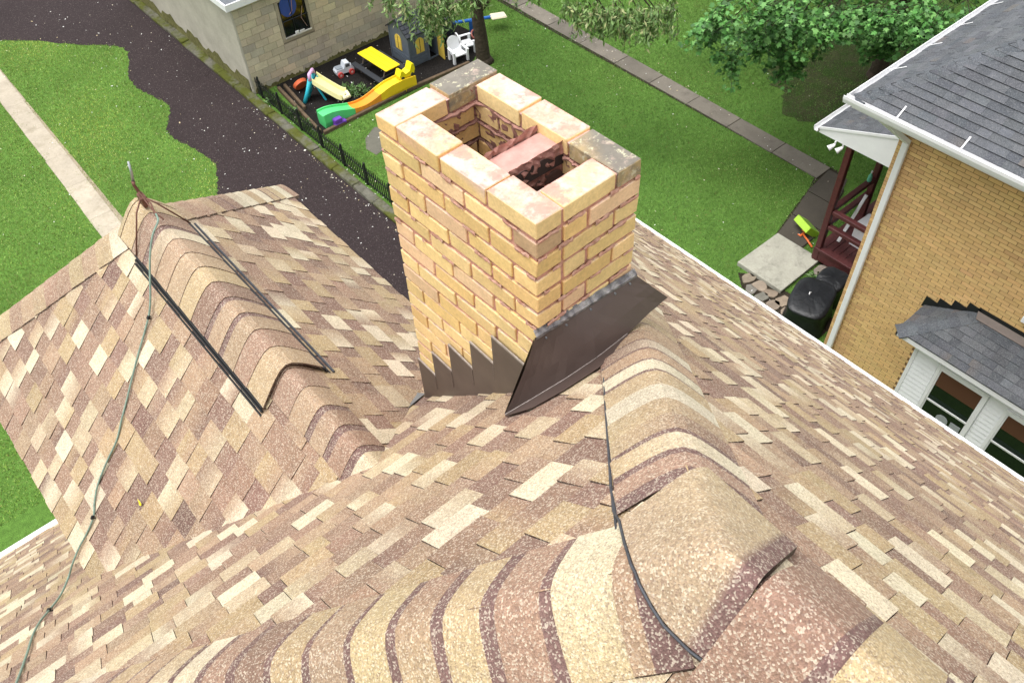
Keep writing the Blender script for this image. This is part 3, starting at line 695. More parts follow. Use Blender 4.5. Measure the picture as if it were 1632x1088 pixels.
fold = MB(); fold.tube([poly_at(FOLD[:5], t_ / 10) + Vector((0, -.0015, .001)) for t_ in range(11)], .0018, 5, (.34, .30, .28)); fold.build('fold_edge', 'lead', chim)
for (px_, t_) in ((.12, .35), (.30, .4), (.52, .4), (.75, .45), (.9, .5)):
    p = TL.lerp(TR, px_).lerp(poly_at(FOLD, px_), .10); m = MB(); m.cyl(p + Vector((0, .002, 0)), p + Vector((0, -.006, 0)), .004, n=8); m.build('nail', 'galv', chim)
sl = MB(); rows = []
for i in range(31):
    t = i / 30; p = TL.lerp(TR, t); a_ = .010 + random.uniform(0, .006); b_ = .004 + random.uniform(0, .004)
    rows.append([p + Vector((0, .008, a_ + .012)), p + Vector((0, -.004 - random.uniform(0, .005), a_ * .5)), p + Vector((0, -.005, -b_))])
vs = [q for r in rows for q in r]
sl.add(vs, [(3 * i + k, 3 * i + k + 1, 3 * i + 4 + k, 3 * i + 3 + k) for i in range(30) for k in range(2)], [random.choice(((.20, .19, .2), (.34, .32, .32), (.12, .11, .12))) for _ in vs])
sl.build('sealant', 'lead', chim)
fx = MB(); fx.prism([onA(1.135, 2.36, .015), onA(1.0, 2.20, .016), onA(1.03, 2.06, .016), onA(1.15, 2.10, .016), onA(1.17, 2.3, .016)], (0, 0, -.003)); fx.build('valley_flashing', 'galv', house)

# ------------------------------------------------------------------ lightning rod
lr = thing('lightning_rod', 'short lightning rod on the dormer peak with green braided cable running down', 'lightning rod', (.655, 3.62, 10.86))
MB().tube([(.662, 3.63, 10.86), (.664, 3.64, 10.93), (.655, 3.645, 10.985), (.66, 3.65, 11.0)], [.009, .008, .008, .010], 8).build('rod_base', 'copper_old', lr, smooth=True)
MB().tube([(.66, 3.65, 11.0), (.672, 3.655, 11.05), (.68, 3.66, 11.10)], [.0075, .007, .005], 8).build('rod', 'silver_rod', lr, smooth=True)
for q in [((.66, 3.62, 10.93), (.60, 3.58, 10.885), (.50, 3.50, 10.725)), ((.66, 3.62, 10.93), (.70, 3.56, 10.90), (.80, 3.52, 10.74)), ((.66, 3.63, 10.95), (.66, 3.52, 10.91), (.67, 3.42, 10.905)), ((.655, 3.63, 10.95), (.675, 3.56, 10.915), (.655, 3.47, 10.905))]:
    MB().tube(q, .004, 6).build('wire_leg', 'copper_old', lr, smooth=True)
MB().cbox(.648, .676, 3.60, 3.66, 10.87, 10.93, .004, .002).build('clamp', 'copper_old', lr)
def onL(x, y, h=.016): return SL.p(y, (x - DE0) / cA, h)
cab = [Vector((.655, 3.45, 10.93)), Vector((.64, 3.40, 10.925)), Vector((.585, 3.36, 10.90)), Vector((.52, 3.325, 10.81)), onL(.44, 3.245, .03), onL(.36, 3.22), onL(.279, 3.19), onL(.19, 3.15), onL(.112, 3.112), onL(.05, 3.085), onL(-.014, 3.053), onL(-.1, 3.05), onL(-.192, 3.036), onL(-.25, 3.0), onL(-.289, 2.958),
       onL(-.36, 2.95), onL(-.42, 2.95, .02), Vector((-.50, 2.93, 9.70)), onA(-.55, 2.90, .05), onA(-.60, 2.78, .02), onA(-.646, 2.635, .018), onA(-.68, 2.54, .018), onA(-.695, 2.40, .018), onA(-.695, 2.2, .018), onA(-.70, 1.95, .018), onA(-.72, 1.7, .018)]
fine = []
for i in range(len(cab) - 1):
    p0, p1, p2, p3 = cab[max(i - 1, 0)], cab[i], cab[i + 1], cab[min(i + 2, len(cab) - 1)]
    for t in (0, .25, .5, .75): fine.append(.5 * ((2 * p1) + (p2 - p0) * t + (2 * p0 - 5 * p1 + 4 * p2 - p3) * t * t + (3 * p1 - p0 - 3 * p2 + p3) * t ** 3))
MB().tube(fine + [cab[-1]], .0048, 8).build('ground_cable', 'verdigris', lr, smooth=True)
for p, dx_ in ((onL(-.289, 2.958, .02), .05), (onA(-.646, 2.635, .02), .05), (onL(.40, 3.23, .02), .03)):
    m = MB(); m.M = Matrix.Translation(p) @ Matrix.Rotation(.7, 4, 'Y'); m.cbox(-.008, .008, -.006, .006, -.010, .010, .002, .001); m.cbox(.006, dx_ * .8, -.003, .003, -.010, -.005, .001, .001)
    m.build('cable_clip', 'black_plastic', lr)
def leaf_obj(name, c, S_, r, label, matn='leaf_yellow'):
    m = MB(); pts = []; 
    for i in range(9):
        a = 2 * math.pi * i / 9; k = r * (1.5 if i == 0 else random.uniform(.6, 1)); pts.append(c + S_.e * (k * math.cos(a)) + S_.s * (k * .7 * math.sin(a)) + S_.n * random.uniform(.002, .014))
    m.add(pts + [c + S_.n * .004] + [p - S_.n * .0015 for p in pts] + [c + S_.n * .0025], [(i, (i + 1) % 9, 9) for i in range(9)] + [(10 + (i + 1) % 9, 10 + i, 19) for i in range(9)] + [(i, 10 + i, 10 + (i + 1) % 9, (i + 1) % 9) for i in range(9)])
    return tag(m.build(name, matn), label, 'leaf')
leaf_obj('fallen_leaf', onL(-.075, 2.70, .014), SL, .02, 'small bright yellow leaf lying on the dormer shingles')

# ================================================================== NEIGHBOUR'S HOUSE
NX, NY = 11.0, 4.4; GX, GY, GZ = 10.5, 5.03, 6.30; NP = .65; RN = 4.5
nb = thing('brick_house', 'yellow brick neighbouring house with slate grey roof, bay window and red porch', 'house', (15, .5, 0))
wl = MB(); wl.box(NX, 19.5, -3.4, NY, 0, 6.0); wall_o = wl.build('wall', 'nbr_mortar', nb)
NB = [((.66, .44, .195), 50), ((.68, .455, .205), 30), ((.64, .42, .185), 20), ((.61, .385, .18), 2)]
bl = []; z = .9; r = 0
while z < 5.95:
    y = NY - (.1 if r % 2 else 0)
    first = True
    while y > -.8:
        L_ = .2027
        if first and r % 2: y = NY; L_ = .0965
        first = False
        y0, y1 = y - L_, y; c = pick(NB)
        if y1 > NY - .35 and random.random() < .6: c = lerp(c, (.48, .27, .14), .5)
        x = NX - .005 - random.uniform(0, .0025)
        vs = [(x, y0, z), (x, y1, z), (x, y1, z + .058), (x, y0, z + .058), (NX + .01, y0, z), (NX + .01, y1, z), (NX + .01, y1, z + .058), (NX + .01, y0, z + .058)]
        inbay = (y0 < 2.75 and z < 3.0)
        if not inbay: bl.append((screen_area(vs[:4]), vs, [(0, 1, 2, 3), (0, 4, 5, 1), (1, 5, 6, 2), (2, 6, 7, 3), (3, 7, 4, 0)], c))
        y -= L_ + .0095
    z += .0677; r += 1
bl.sort(key=lambda t: -t[0]); rest = MB()
for i, (a, vs, fs, c) in enumerate(bl):
    if i < 300: MB().add(vs, fs, c).build('brick', 'nbr_brick', wall_o)
    else: rest.add(vs, fs, c)
rest.build('bricks', 'nbr_brick', wall_o, kind='stuff')
cN, sN = 1 / math.hypot(1, NP), NP / math.hypot(1, NP)
TF = Slope((GX, 0, GZ), (0, 1, 0), (cN, 0, sN)); TK = Slope((GX, GY, GZ), (1, 0, 0), (0, -cN, sN)); YR = GY - RN
rf = MB(); pk = (GX + RN, YR, GZ + NP * RN)
rf.add([Vector(p) + dz for p in ((GX, GY, GZ), (GX, GY - 2 * RN, GZ), pk, (20, YR, pk[2]), (20, GY, GZ), (20, GY - 2 * RN, GZ))], [(0, 1, 2), (0, 2, 3, 4), (1, 5, 3, 2)], EDGE_S)
nroof = rf.build('roof', 'slate_shingle', nb)
proof = MB(); PX0, PX1, PY0, PY1, PZ0, PZ1 = 13.62, 17.3, 4.42, 7.03, 3.25, 4.22
pm = (PZ1 - PZ0) / (PY1 - PY0); cP, sP = 1 / math.hypot(1, pm), pm / math.hypot(1, pm)
TP = Slope((PX0, PY1, PZ0), (1, 0, 0), (0, -cP, sP))
proof.prism([(PX0, PY1, PZ0), (PX1, PY1, PZ0), (PX1, PY0, PZ1), (PX0, PY0, PZ1)], (0, 0, -.04), EDGE_S); proof_o = proof.build('porch_roof', 'slate_shingle', nb)
BX, BY, BZ, BWX = 10.2, 3.05, 3.13, 10.995; BP = .53; BTY = 2.28; BTZ = BZ + BP * (BWX - BX)
cBp, sBp = 1 / math.hypot(1, BP), BP / math.hypot(1, BP)
TB = Slope((BX, 0, BZ), (0, 1, 0), (cBp, 0, sBp)); hs_ = (BTZ - BZ) / (BY - BTY); cH, sH = 1 / math.hypot(1, hs_), hs_ / math.hypot(1, hs_)
TH = Slope((0, BY, BZ), (1, 0, 0), (0, -cH, sH))
br = MB(); br.add([Vector(p) + dz for p in ((BX, BY, BZ), (BX, -1.2, BZ), (BWX, -1.2, BTZ), (BWX, BTY, BTZ), (BWX, BY, BZ))], [(0, 1, 2, 3), (0, 3, 4)], EDGE_S); broof = br.build('bay_roof', 'slate_shingle', nb)
sn = {'F': [], 'P': [], 'B': []}
lay(sn['F'], TF, [[(1, 1, GX + GY), (1, -1, GX - GY + 2 * RN)]], .5, GY, 0, 3.2, SLATE, EDGE_S, wmin=.14, wmax=.34, thick=(.016, .020), blend=.2)
lay(sn['F'], TK, [[(-1, -1, -GX - GY), (0, -1, -YR)]], 0, 8, 0, 4.5, SLATE, EDGE_S, wmin=.14, wmax=.34, thick=(.016, .020), blend=.2)
lay(sn['P'], TP, [[(0, -1, -PY0), (-1, 0, -PX0), (1, 0, PX1)]], 0, PX1 - PX0, 0, 2.8, SLATE, EDGE_S, wmin=.12, wmax=.3, thick=(.006, .009))
khb = (BY - BTY) / (BWX - BX)
lay(sn['B'], TB, [[(khb, 1, khb * BX + BY), (1, 0, BWX)]], -.6, BY, 0, 1.0, SLATE, EDGE_S, wmin=.12, wmax=.24, thick=(.008, .014))
lay(sn['B'], TH, [[(-khb, -1, -khb * BX - BY), (1, 0, BWX)]], BX, BWX, 0, 1.0, SLATE, EDGE_S, wmin=.12, wmax=.24, thick=(.008, .014))
put_tabs(sn, {'F': nroof, 'P': proof_o, 'B': broof}, 'shingle', 'slate_shingle', 300)
SC2 = [((.085, .093, .105), 30), ((.10, .108, .12), 20), ((.075, .083, .095), 20)]
l_ = Vector(pk) - Vector((GX, GY, GZ))
caps(nroof, Vector((GX, GY, GZ)), Vector((GX, GY, GZ)).lerp(Vector(pk), .75), across(l_, TF, (-1, -1, 0)), across(l_, TK, (1, 1, 0)), 'cap_shingle', 'slate_shingle', SC2, EDGE_S, hw=.155, eps=.03, exposure=.19, n_u=6)
b0, b1 = Vector((BX, BY, BZ)), Vector((BWX, BTY, BTZ))
caps(broof, b0, b1, across(b1 - b0, TB, (-1, -1, 0)), across(b1 - b0, TH, (1, 1, 0)), 'cap_shingle', 'slate_shingle', SC2, EDGE_S, hw=.155, eps=.03, exposure=.15, n_u=6)
# gutters, soffit, straps, downspout
def gutter(par, p0, p1, out, w_=.095, h_=.11):
    p0, p1, out = Vector(p0), Vector(p1), Vector(out); m = MB()
    prof = [(0, 0), (0, -h_), (w_ * .75, -h_), (w_, -h_ * .35), (w_, .012), (w_ - .012, .012), (w_ - .016, -h_ * .4), (w_ * .7, -h_ + .012), (.010, -h_ + .012), (.010, 0)]
    vs = [p + out * a + Vector((0, 0, b)) for p in (p0, p1) for a, b in prof]; n = len(prof)
    m.add(vs, [(i, (i + 1) % n, n + (i + 1) % n, n + i) for i in range(n)] + [tuple(range(n)), tuple(range(2 * n - 1, n - 1, -1))]); return m.build('gutter', 'white_paint', par)
gutter(nb, (GX - .005, -4, GZ + .01), (GX - .005, GY + .12, GZ + .01), (-1, 0, 0)); gutter(nb, (GX, GY + .005, GZ + .01), (19.9, GY + .005, GZ + .01), (0, 1, 0))
sfm = MB(); sfm.box(GX, NX + .02, -4, GY, GZ - .17, GZ - .11); sfm.box(NX + .02, 19.9, NY - .02, GY, GZ - .17, GZ - .11); sfm.build('soffit', 'white_paint', nb)
for i in range(12):
    y_ = NY - .15 - i * .42
    MB().cbox(NX - .10, NX - .008, y_ - .09, y_ + .09, 5.88, 6.10, .008).build('soffit_bracket', 'white_paint', nb)
for S_, a_ in ((TF, 4.32), (TF, 3.35), (TK, 1.0), (TK, 1.95), (TK, 2.8), (TK, 3.7)):
    m = MB(); m.prism([S_.p(a_, -.10, .02), S_.p(a_ + .022, -.10, .02), S_.p(a_ + .022, .19, .022), S_.p(a_, .19, .022)], S_.n * .006); m.build('gutter_strap', 'white_paint', nb)
m = MB(); m.cbox(NX - .085, NX - .012, 4.215, 4.315, 0, 5.72, .012); m.build('downspout', 'white_paint', nb)
m = MB(); m.prism([(NX - .085, 4.215, 5.70), (NX - .085, 4.315, 5.70), (GX - .03, 4.75, 6.20), (GX - .03, 4.65, 6.20)], (.07, 0, .03)); m.build('downspout_elbow', 'white_paint', nb)
m = MB(); m.box(13.0, 13.1, 4.95, 5.06, 4.0, 6.2); m.build('downspout', 'white_paint', nb)
# bay window
m = MB(); FX = 10.35
m.box(FX + .02, NX, -1.2, 2.70, 0, 3.06); bay = m.build('bay_wall', 'siding', nb)
for k in range(30):
    z = .15 + k * .1
    for (y0, y1) in ((2.29, 2.66), (1.13, 1.42)):
        MB().prism([(FX + .020, y0, z), (FX + .004, y0, z), (FX + .014, y0, z + .098)], (0, y1 - y0, 0)).build('siding_board', 'siding', bay)
m = MB(); m.cbox(FX - .005, FX + .05, 2.655, 2.715, 0, 3.03, .004); m.build('corner_board', 'white_paint', nb)
m = MB(); m.box(BX + .03, FX + .03, -1.2, 2.98, 3.03, 3.075); m.box(FX + .03, NX, 2.70, 2.98, 3.03, 3.075); m.build('bay_soffit', 'white_paint', nb)
m = MB(); m.box(BX + .004, BX + .03, -1.2, BY - .004, 3.02, 3.112); m.box(BX + .004, NX - .008, BY - .03, BY - .004, 3.02, 3.112); m.build('bay_fascia', 'white_paint', nb)
def sash_window(par, y0, y1, z0, z1, zm, thingy):
    wn = MB(); t = .05
    for (a, b, c, d) in ((y0, y1, z1, z1 + .07), (y0 - .055, y0, z0 - .04, z1 + .07), (y1, y1 + .055, z0 - .04, z1 + .07), (y0 - .07, y1 + .07, z0 - .06, z0)): wn.cbox(FX - .022, FX + .03, a, b, c, d, .004)
    wo = wn.build('window', 'white_paint', par)
    f = MB()
    for (zA, zB) in ((z0, zm), (zm, z1)):
        for (a, b, c, d) in ((y0, y1, zA, zA + .028), (y0, y1, zB - .028, zB), (y0, y0 + .025, zA + .028, zB - .028), (y1 - .025, y1, zA + .028, zB - .028)): f.box(FX + (0 if zA == z0 else -.012), FX + .022, a + .001, b - .001, c + .001, d - .001)
    f.build('sash', 'white_paint', wo)
    MB().box(FX + .010, FX + .014, y0 + .026, y1 - .026, z0 + .029, zm - .029).build('pane', 'glass_dark', wo)
    MB().box(FX + .006, FX + .0095, y0 + .026, y1 - .026, zm + .029, z1 - .029).build('pane', 'glass_dark', wo)
    MB().box(FX - .004, FX + .004, y0 + .027, y1 - .027, zm + .5 * (z1 - zm), z1 - .03).build('blind', 'blind_brown', wo)
    MB().box(FX - .001, FX + .0045, y0 + .027, y1 - .027, zm + .03, zm + .12).build('valance', 'room_green', wo)
    if thingy:
        g_ = MB(); g_.cyl((FX + .002, y0 + .36, z0 + .12), (FX + .008, y0 + .36, z0 + .12), .10, n=18); g_.build('fan', 'grey_thing', wo)
        g_ = MB(); g_.cbox(FX + .001, FX + .008, y0 + .05, y0 + .22, z0 + .03, z0 + .2, .002); g_.build('box', 'grey_thing', wo)
sash_window(nb, 1.49, 2.225, 1.66, 2.78, 2.03, True); sash_window(nb, .36, 1.10, 1.66, 2.74, 2.03, False)
# flashing where the bay roof meets the wall
steps = [(3.10, 3.17), (2.90, 3.27), (2.69, 3.39), (2.48, 3.50), (2.28, 3.57)]
for i in range(4):
    (ya, za), (yb, zb) = steps[i], steps[i + 1]
    MB().prism([(NX - .010, ya, za - .08), (NX - .010, yb, zb - .10), (NX - .010, yb - .02, za + .14), (NX - .010, ya - .02, za + .16)], (-.004, 0, 0)).build('step_flashing', 'iron_black', nb)
MB().box(NX - .014, NX - .009, -1.2, 2.30, 3.50, 3.67).build('wall_flashing', 'iron_black', nb)
m = MB(); m.prism([(NX - .014, 2.3, BTZ + .04), (NX - .014, -1.2, BTZ + .04), (NX - .12, -1.2, BTZ - .025), (NX - .12, 2.25, BTZ - .025)], (0, 0, .004)); m.build('roof_flashing', 'step_metal', nb)
m = MB(); m.cbox(NX - .06, NX, .55, 1.72, 3.86, 3.97, .008); m.build('window_sill', 'stone', nb)
MB().box(NX - .012, NX - .008, .65, 1.62, 3.972, 5.3).build('upper_pane', 'glass_dark', nb)
# porch
po = MB(); po.box(13.75, 17.0, NY, 6.36, .30, .42); porch = po.build('porch_deck', 'wood_dark_red', nb)
for k in range(12):
    MB().cbox(13.70, 17.05, NY + .02 + k * .163, NY + .175 + k * .163, .425, .455, .005, .002).build('deck_board', 'wood_dark_red', porch)
MB().cbox(13.66, 13.72, NY, 6.42, .12, .40, .008).build('porch_skirt', 'wood_dark_red', nb); MB().cbox(13.62, 13.80, NY, 6.40, .40, .46, .008).build('porch_skirt', 'wood_dark_red', nb)
MB().cbox(13.73, 17.0, 6.37, 6.43, .12, .40, .008).build('porch_skirt', 'wood_dark_red', nb)
for (x, y) in ((13.71, 6.33), (16.9, 6.33), (15.3, 6.33)):
    MB().cbox(x - .065, x + .065, y - .065, y + .065, 0, 3.26, .01).build('porch_post', 'wood_dark_red', nb)
for z in (1.48, 1.08):
    MB().cbox(13.66, 13.78, NY + .05, 6.26, z - .05, z + .04, .008).build('porch_rail', 'wood_dark_red', nb)
for z in (1.48, 1.08):
    MB().cbox(13.78, 15.23, 6.27, 6.39, z - .05, z + .04, .008).build('porch_rail', 'wood_dark_red', nb)
MB().prism([(PX0 - .004, PY1, PZ0 - .05), (PX0 - .004, PY0, PZ1 - .05), (PX0 - .004, PY0, PZ0 - .10), (PX0 - .004, PY1, PZ0 - .12)], (.03, 0, 0)).build('porch_gable', 'white_paint', nb)
MB().prism([(PX0 - .02, PY1 + .01, PZ0 - .045), (PX0 - .02, PY0, PZ1 - .045), (PX0 - .02, PY0, PZ1 + .012), (PX0 - .02, PY1 + .01, PZ0 + .012)], (.016, 0, 0)).build('barge_board', 'white_paint', nb)
MB().box(PX0 + .03, PX1, 6.9, PY1 - .01, PZ0 - .14, PZ0 - .05).build('porch_beam', 'white_paint', nb)
gutter(nb, (PX0 - .06, PY1 + .005, PZ0 + .005), (PX1, PY1 + .005, PZ0 + .005), (0, 1, 0), .10, .09)
for (dx_, dy_) in ((0, 0), (.03, -.16)):
    m = MB(); p = Vector((13.60 + dx_, 6.62 + dy_, 3.05)); m.cyl(p, p + Vector((-.10, .06, -.07)), .028, .06, 12); m.cyl(p + Vector((0, 0, .08)), p, .018, .022, 8); m.build('flood_light', 'white_paint', nb)
# loose things on and by the porch
bench = thing('porch_bench', 'dark red wooden bench on the porch behind the rails', 'bench', (15.65, 4.9, .455))
MB().cbox(15.0, 16.3, 4.75, 5.15, .86, .90, .008).build('seat', 'wood_dark_red', bench); MB().cbox(15.0, 16.3, 4.68, 4.73, .95, 1.38, .008).build('backrest', 'wood_dark_red', bench)
for x in (15.07, 16.23):
    for y in (5.10, 4.74): MB().cbox(x - .03, x + .03, y - .03, y + .03, .456, .86 if y > 5 else 1.3, .004).build('leg', 'wood_dark_red', bench)
m = MB(); m.M = Matrix.Translation((14.12, 6.10, .47)) @ Matrix.Rotation(.12, 4, 'Z') @ Matrix.Rotation(-.72, 4, 'Y'); m.cbox(0, 1.15, 0, .07, 0, .03, .004)
tag(m.build('white_plank', 'white_paint'), 'narrow white plank leaning inside the porch behind its corner post', 'plank')
ct = thing('storage_crate', 'white plastic storage crate on the porch deck behind the rail', 'crate', (14.5, 5.75, .456)); cw = (.75, .75, .78)
m = MB(); m.box(14.25, 14.8, 5.55, 5.95, .457, .475, cw); m.build('bottom', 'plastic', ct)
for q in ((14.25, 14.27, 5.55, 5.95), (14.78, 14.80, 5.55, 5.95), (14.27, 14.78, 5.55, 5.57), (14.27, 14.78, 5.93, 5.95)): MB().box(*q, .475, .95, cw).build('side', 'plastic', ct)
m = MB(); m.M = Matrix.Translation((14.52, 5.75, .96)) @ Matrix.Rotation(.10, 4, 'Y'); m.cbox(-.32, .32, -.24, .24, 0, .03, .01, 0, (.80, .80, .84)); m.build('lid', 'plastic', ct)
bt = MB(); bt.M = Matrix.Translation((15.05, 6.33, 1.52))
prof = [(.0, .0), (.045, .0), (.048, .02), (.048, .13), (.03, .17), (.016, .20), (.016, .235), (.02, .24), (.02, .26), (0, .262)]
n = 12; vs = [(r_ * math.cos(2 * math.pi * i / n), r_ * math.sin(2 * math.pi * i / n), z_) for r_, z_ in prof for i in range(n)]
bt.add(vs, [(a * n + i, a * n + (i + 1) % n, (a + 1) * n + (i + 1) % n, (a + 1) * n + i) for a in range(len(prof) - 1) for i in range(n)], [((.12, .42, .30) if z_ < .22 else (.7, .7, .7)) for r_, z_ in prof for i in range(n)])
tag(bt.build('bottle', 'plastic'), 'pale green bottle standing on the porch railing', 'bottle')

# covered grill
gr = thing('covered_grill', 'barbecue grill under a creased black cover beside the concrete pad', 'grill', (12.55, 5.45, 0))
def cover(m, cx, cy, rx, ry, h, rot, nseed, sag=0):
    rnd = random.Random(nseed); n = 44; rows = []; fold = [rnd.uniform(-1, 1) for _ in range(n)]
    fold = [(fold[i - 1] + 2 * fold[i] + fold[(i + 1) % n]) / 4 for i in range(n)]
    for (z, k) in ((0.02, 1.05), (.18, 1.0), (.38, .98), (.58, .95), (.74, .95), (.88, .99), (.955, .97), (.985, .8), (1.0, .5), (1.0, .18)):
        ring = []
        for i in range(n):
            a = 2 * math.pi * i / n; ca, sa = math.cos(a), math.sin(a); e = .55
            x = rx * math.copysign(abs(ca) ** e, ca); y = ry * math.copysign(abs(sa) ** e, sa); f = 1 + .11 * fold[i] * max(.04, 1 - z * 1.02) + rnd.uniform(-.012, .012) * (1 if z < .9 else .4)
            zz = h * z * (1 - sag * max(0, ca)) + rnd.uniform(-.012, .012) * (1 if z < .9 else .5) + (.025 * math.sin(3 * x / rx + 2) * k if z > .9 else 0)
            ring.append(Matrix.Rotation(rot, 3, 'Z') @ Vector((x * k * f, y * k * f, zz)) + Vector((cx, cy, 0)))
        rows.append(ring)
    vs = [p for r_ in rows for p in r_]; R_ = len(rows)
    m.add(vs, [(a * n + i, a * n + (i + 1) % n, (a + 1) * n + (i + 1) % n, (a + 1) * n + i) for a in range(R_ - 1) for i in range(n)] + [tuple((R_ - 1) * n + i for i in range(n))])
m = MB(); cover(m, 12.20, 5.44, .58, .42, .66, .3, 3); m.build('cover', 'tarp_black', gr, smooth=True)
m = MB(); cover(m, 13.02, 5.50, .36, .30, .58, .1, 8); m.build('side_shelf_cover', 'tarp_black', gr, smooth=True)
m = MB(); m.tube([(12.16, 5.50, .67), (12.20, 5.52, .70), (12.24, 5.51, .67)], .012, 6, (.7, .7, .7)); m.build('cover_tag', 'plastic', gr)
# toys on the walk
tb_ = thing('toy_tray', 'lime green plastic toy tray tipped on its side on the walk', 'toy', (14.5, 7.0, .03))
m = MB(); m.M = Matrix.Translation((14.55, 7.0, .05)) @ Matrix.Rotation(-.35, 4, 'Z') @ Matrix.Rotation(-.85, 4, 'Y'); gcol = (.38, .62, .05)
m.cbox(0, .03, -.24, .24, 0, .42, .006, 0, (.18, .36, .03)); m.build('floor', 'plastic', tb_)
for (a, b, c, d) in ((-.25, -.22, 0, .43), (.22, .25, 0, .43), (-.22, .22, 0, .03), (-.22, .22, .40, .43)):
    m2 = MB(); m2.M = m.M; m2.cbox(-.13, .031, a, b, c, d, .006, 0, gcol); m2.build('side', 'plastic', tb_)
ts_ = thing('toy_rake', 'orange plastic toy handle lying beside the green tray', 'toy', (14.15, 6.95, .03))
m = MB(); m.tube([(14.0, 6.62, .05), (14.12, 6.85, .06), (14.2, 7.02, .055)], .022, 8, (.75, .17, .04)); m.build('handle', 'plastic', ts_, smooth=True)
m = MB(); m.cbox(14.10, 14.32, 7.0, 7.05, .035, .075, .01, 0, (.75, .17, .04)); m.tube([(14.12, 7.03, .05), (14.12, 7.10, .05)], .014, 6, (.75, .17, .04)); m.tube([(14.3, 7.03, .05), (14.3, 7.12, .05)], .014, 6, (.75, .17, .04)); m.build('head', 'plastic', ts_)

# ================================================================== GARAGE
GYW = 21.0; GXW = 7.83; GH = 2.58
ga = thing('garage', 'beige concrete block garage with white fascia at the top left', 'garage', (11.8, 24.5, 0))
gw = MB(); gw.box(GXW, 16, GYW, 29, 0, GH, (.22, .19, .14)); gwo = gw.build('wall', 'block', ga)
gs = MB(); nz, ny_ = 12, 34; vs = []
for k in range(nz + 1):
    for i in range(ny_ + 1): vs.append((GXW - .018 + random.uniform(-.004, .004), GYW - .0 + .235 * i, GH * k / nz))
gs.add(vs, [(k * (ny_ + 1) + i, k * (ny_ + 1) + i + 1, (k + 1) * (ny_ + 1) + i + 1, (k + 1) * (ny_ + 1) + i) for k in range(nz) for i in range(ny_)])
gs.add([(GXW - .018, GYW, 0), (GXW + .03, GYW - .02, 0), (GXW + .03, GYW - .02, GH), (GXW - .018, GYW, GH)], [(0, 1, 2, 3)])
gs.build('rendered_wall', 'render_wall', ga)
vs = []; n = 36
for r_ in range(4):
    for i in range(n + 1):
        top = .34 + .10 * math.sin(i * .9) + .08 * math.sin(i * 2.3 + 1); vs.append((GXW - .024 - .035 * (1 - r_ / 3) + random.uniform(-.006, .006), GYW + .1 + .22 * i, .02 + top * r_ / 3))
MB().add(vs, [(r_ * (n + 1) + i, r_ * (n + 1) + i + 1, (r_ + 1) * (n + 1) + i + 1, (r_ + 1) * (n + 1) + i) for r_ in range(3) for i in range(n)]).build('moss_growth', 'moss_wall', ga)
vs = []; n = 160
for r_ in range(4):
    for i in range(n + 1):
        top = .10 + .03 * math.sin(i * .3) + .02 * math.sin(i * .9 + 1) + random.uniform(-.035, .05); vs.append((GXW + .05 + .04 * i, GYW - .0145 - .02 * (1 - r_ / 3) + random.uniform(-.003, .003), .0 + top * r_ / 3))
MB().add(vs, [(r_ * (n + 1) + i, r_ * (n + 1) + i + 1, (r_ + 1) * (n + 1) + i + 1, (r_ + 1) * (n + 1) + i) for r_ in range(3) for i in range(n)]).build('moss_growth', 'moss_wall', ga)
WX0, WX1, WZ0, WZ1 = 9.17, 9.97, 1.20, 2.22
BLK = [((.52, .46, .335), 30), ((.56, .495, .35), 25), ((.48, .43, .325), 25), ((.59, .52, .36), 15), ((.43, .39, .31), 12)]
z = .02; r = 0
while z < GH - .05:
    x = GXW + .01 - (.2032 if r % 2 else 0)
    while x < 15.9:
        x0, x1 = max(x, GXW + .012), x + .3964; z1 = min(z + .193, GH)
        if x1 > x0 + .03:
            segs_ = [(x0, x1)]
            if z1 > WZ0 - .02 and z < WZ1 + .03:
                segs_ = [(a, b) for a, b in ((x0, min(x1, WX0 - .11)), (max(x0, WX1 + .10), x1)) if b > a + .04]
            for (a, b) in segs_:
                j = lambda: random.uniform(-.003, .003)
                yf = GYW - .010 - random.uniform(0, .003); c = pick(BLK)
                MB().add([(a, yf, z), (b, yf, z + j()), (b, yf, z1 + j()), (a, yf, z1), (a, GYW + .02, z), (b, GYW + .02, z), (b, GYW + .02, z1), (a, GYW + .02, z1)], [(0, 1, 2, 3), (0, 1, 5, 4), (1, 2, 6, 5), (2, 3, 7, 6), (3, 0, 4, 7)], c).build('block', 'block', gwo)
        x += .4064
    z += .2032; r += 1
m = MB()
for (a, b, c, d) in ((WX0 - .10, WX0 - .003, WZ0 - .12, WZ1 + .02), (WX1 + .003, WX1 + .09, WZ0 - .12, WZ1 + .02), (WX0 - .003, WX1 + .003, WZ0 - .12, WZ0), (WX0 - .003, WX1 + .003, WZ1, WZ1 + .05)): m.box(a, b, GYW - .015, GYW + .02, c, d, (.36, .32, .24))
wso = m.build('window_surround', 'block', ga)
m = MB(); m.box(WX0, WX1, GYW - .006, GYW - .002, WZ0, WZ1); m.build('window_pane', 'glass_dark', ga)
m = MB(); m.cbox(WX0 - .02, WX1 + .02, GYW - .06, GYW - .016, WZ0 - .03, WZ0 + .012, .006, .002, (.55, .53, .48)); m.build('window_sill', 'concrete', ga)
m = MB(); 
for x in (WX0 + .015, WX0 + .33, WX1 - .06, WX1 - .02): m.tube([(x, GYW - .03, WZ0 + .01), (x, GYW - .03, WZ1)], .010, 6)
m.tube([(WX0, GYW - .032, WZ0 + .46), (WX1, GYW - .032, WZ0 + .46)], .014, 6); m.build('window_bars', 'iron_black', ga)
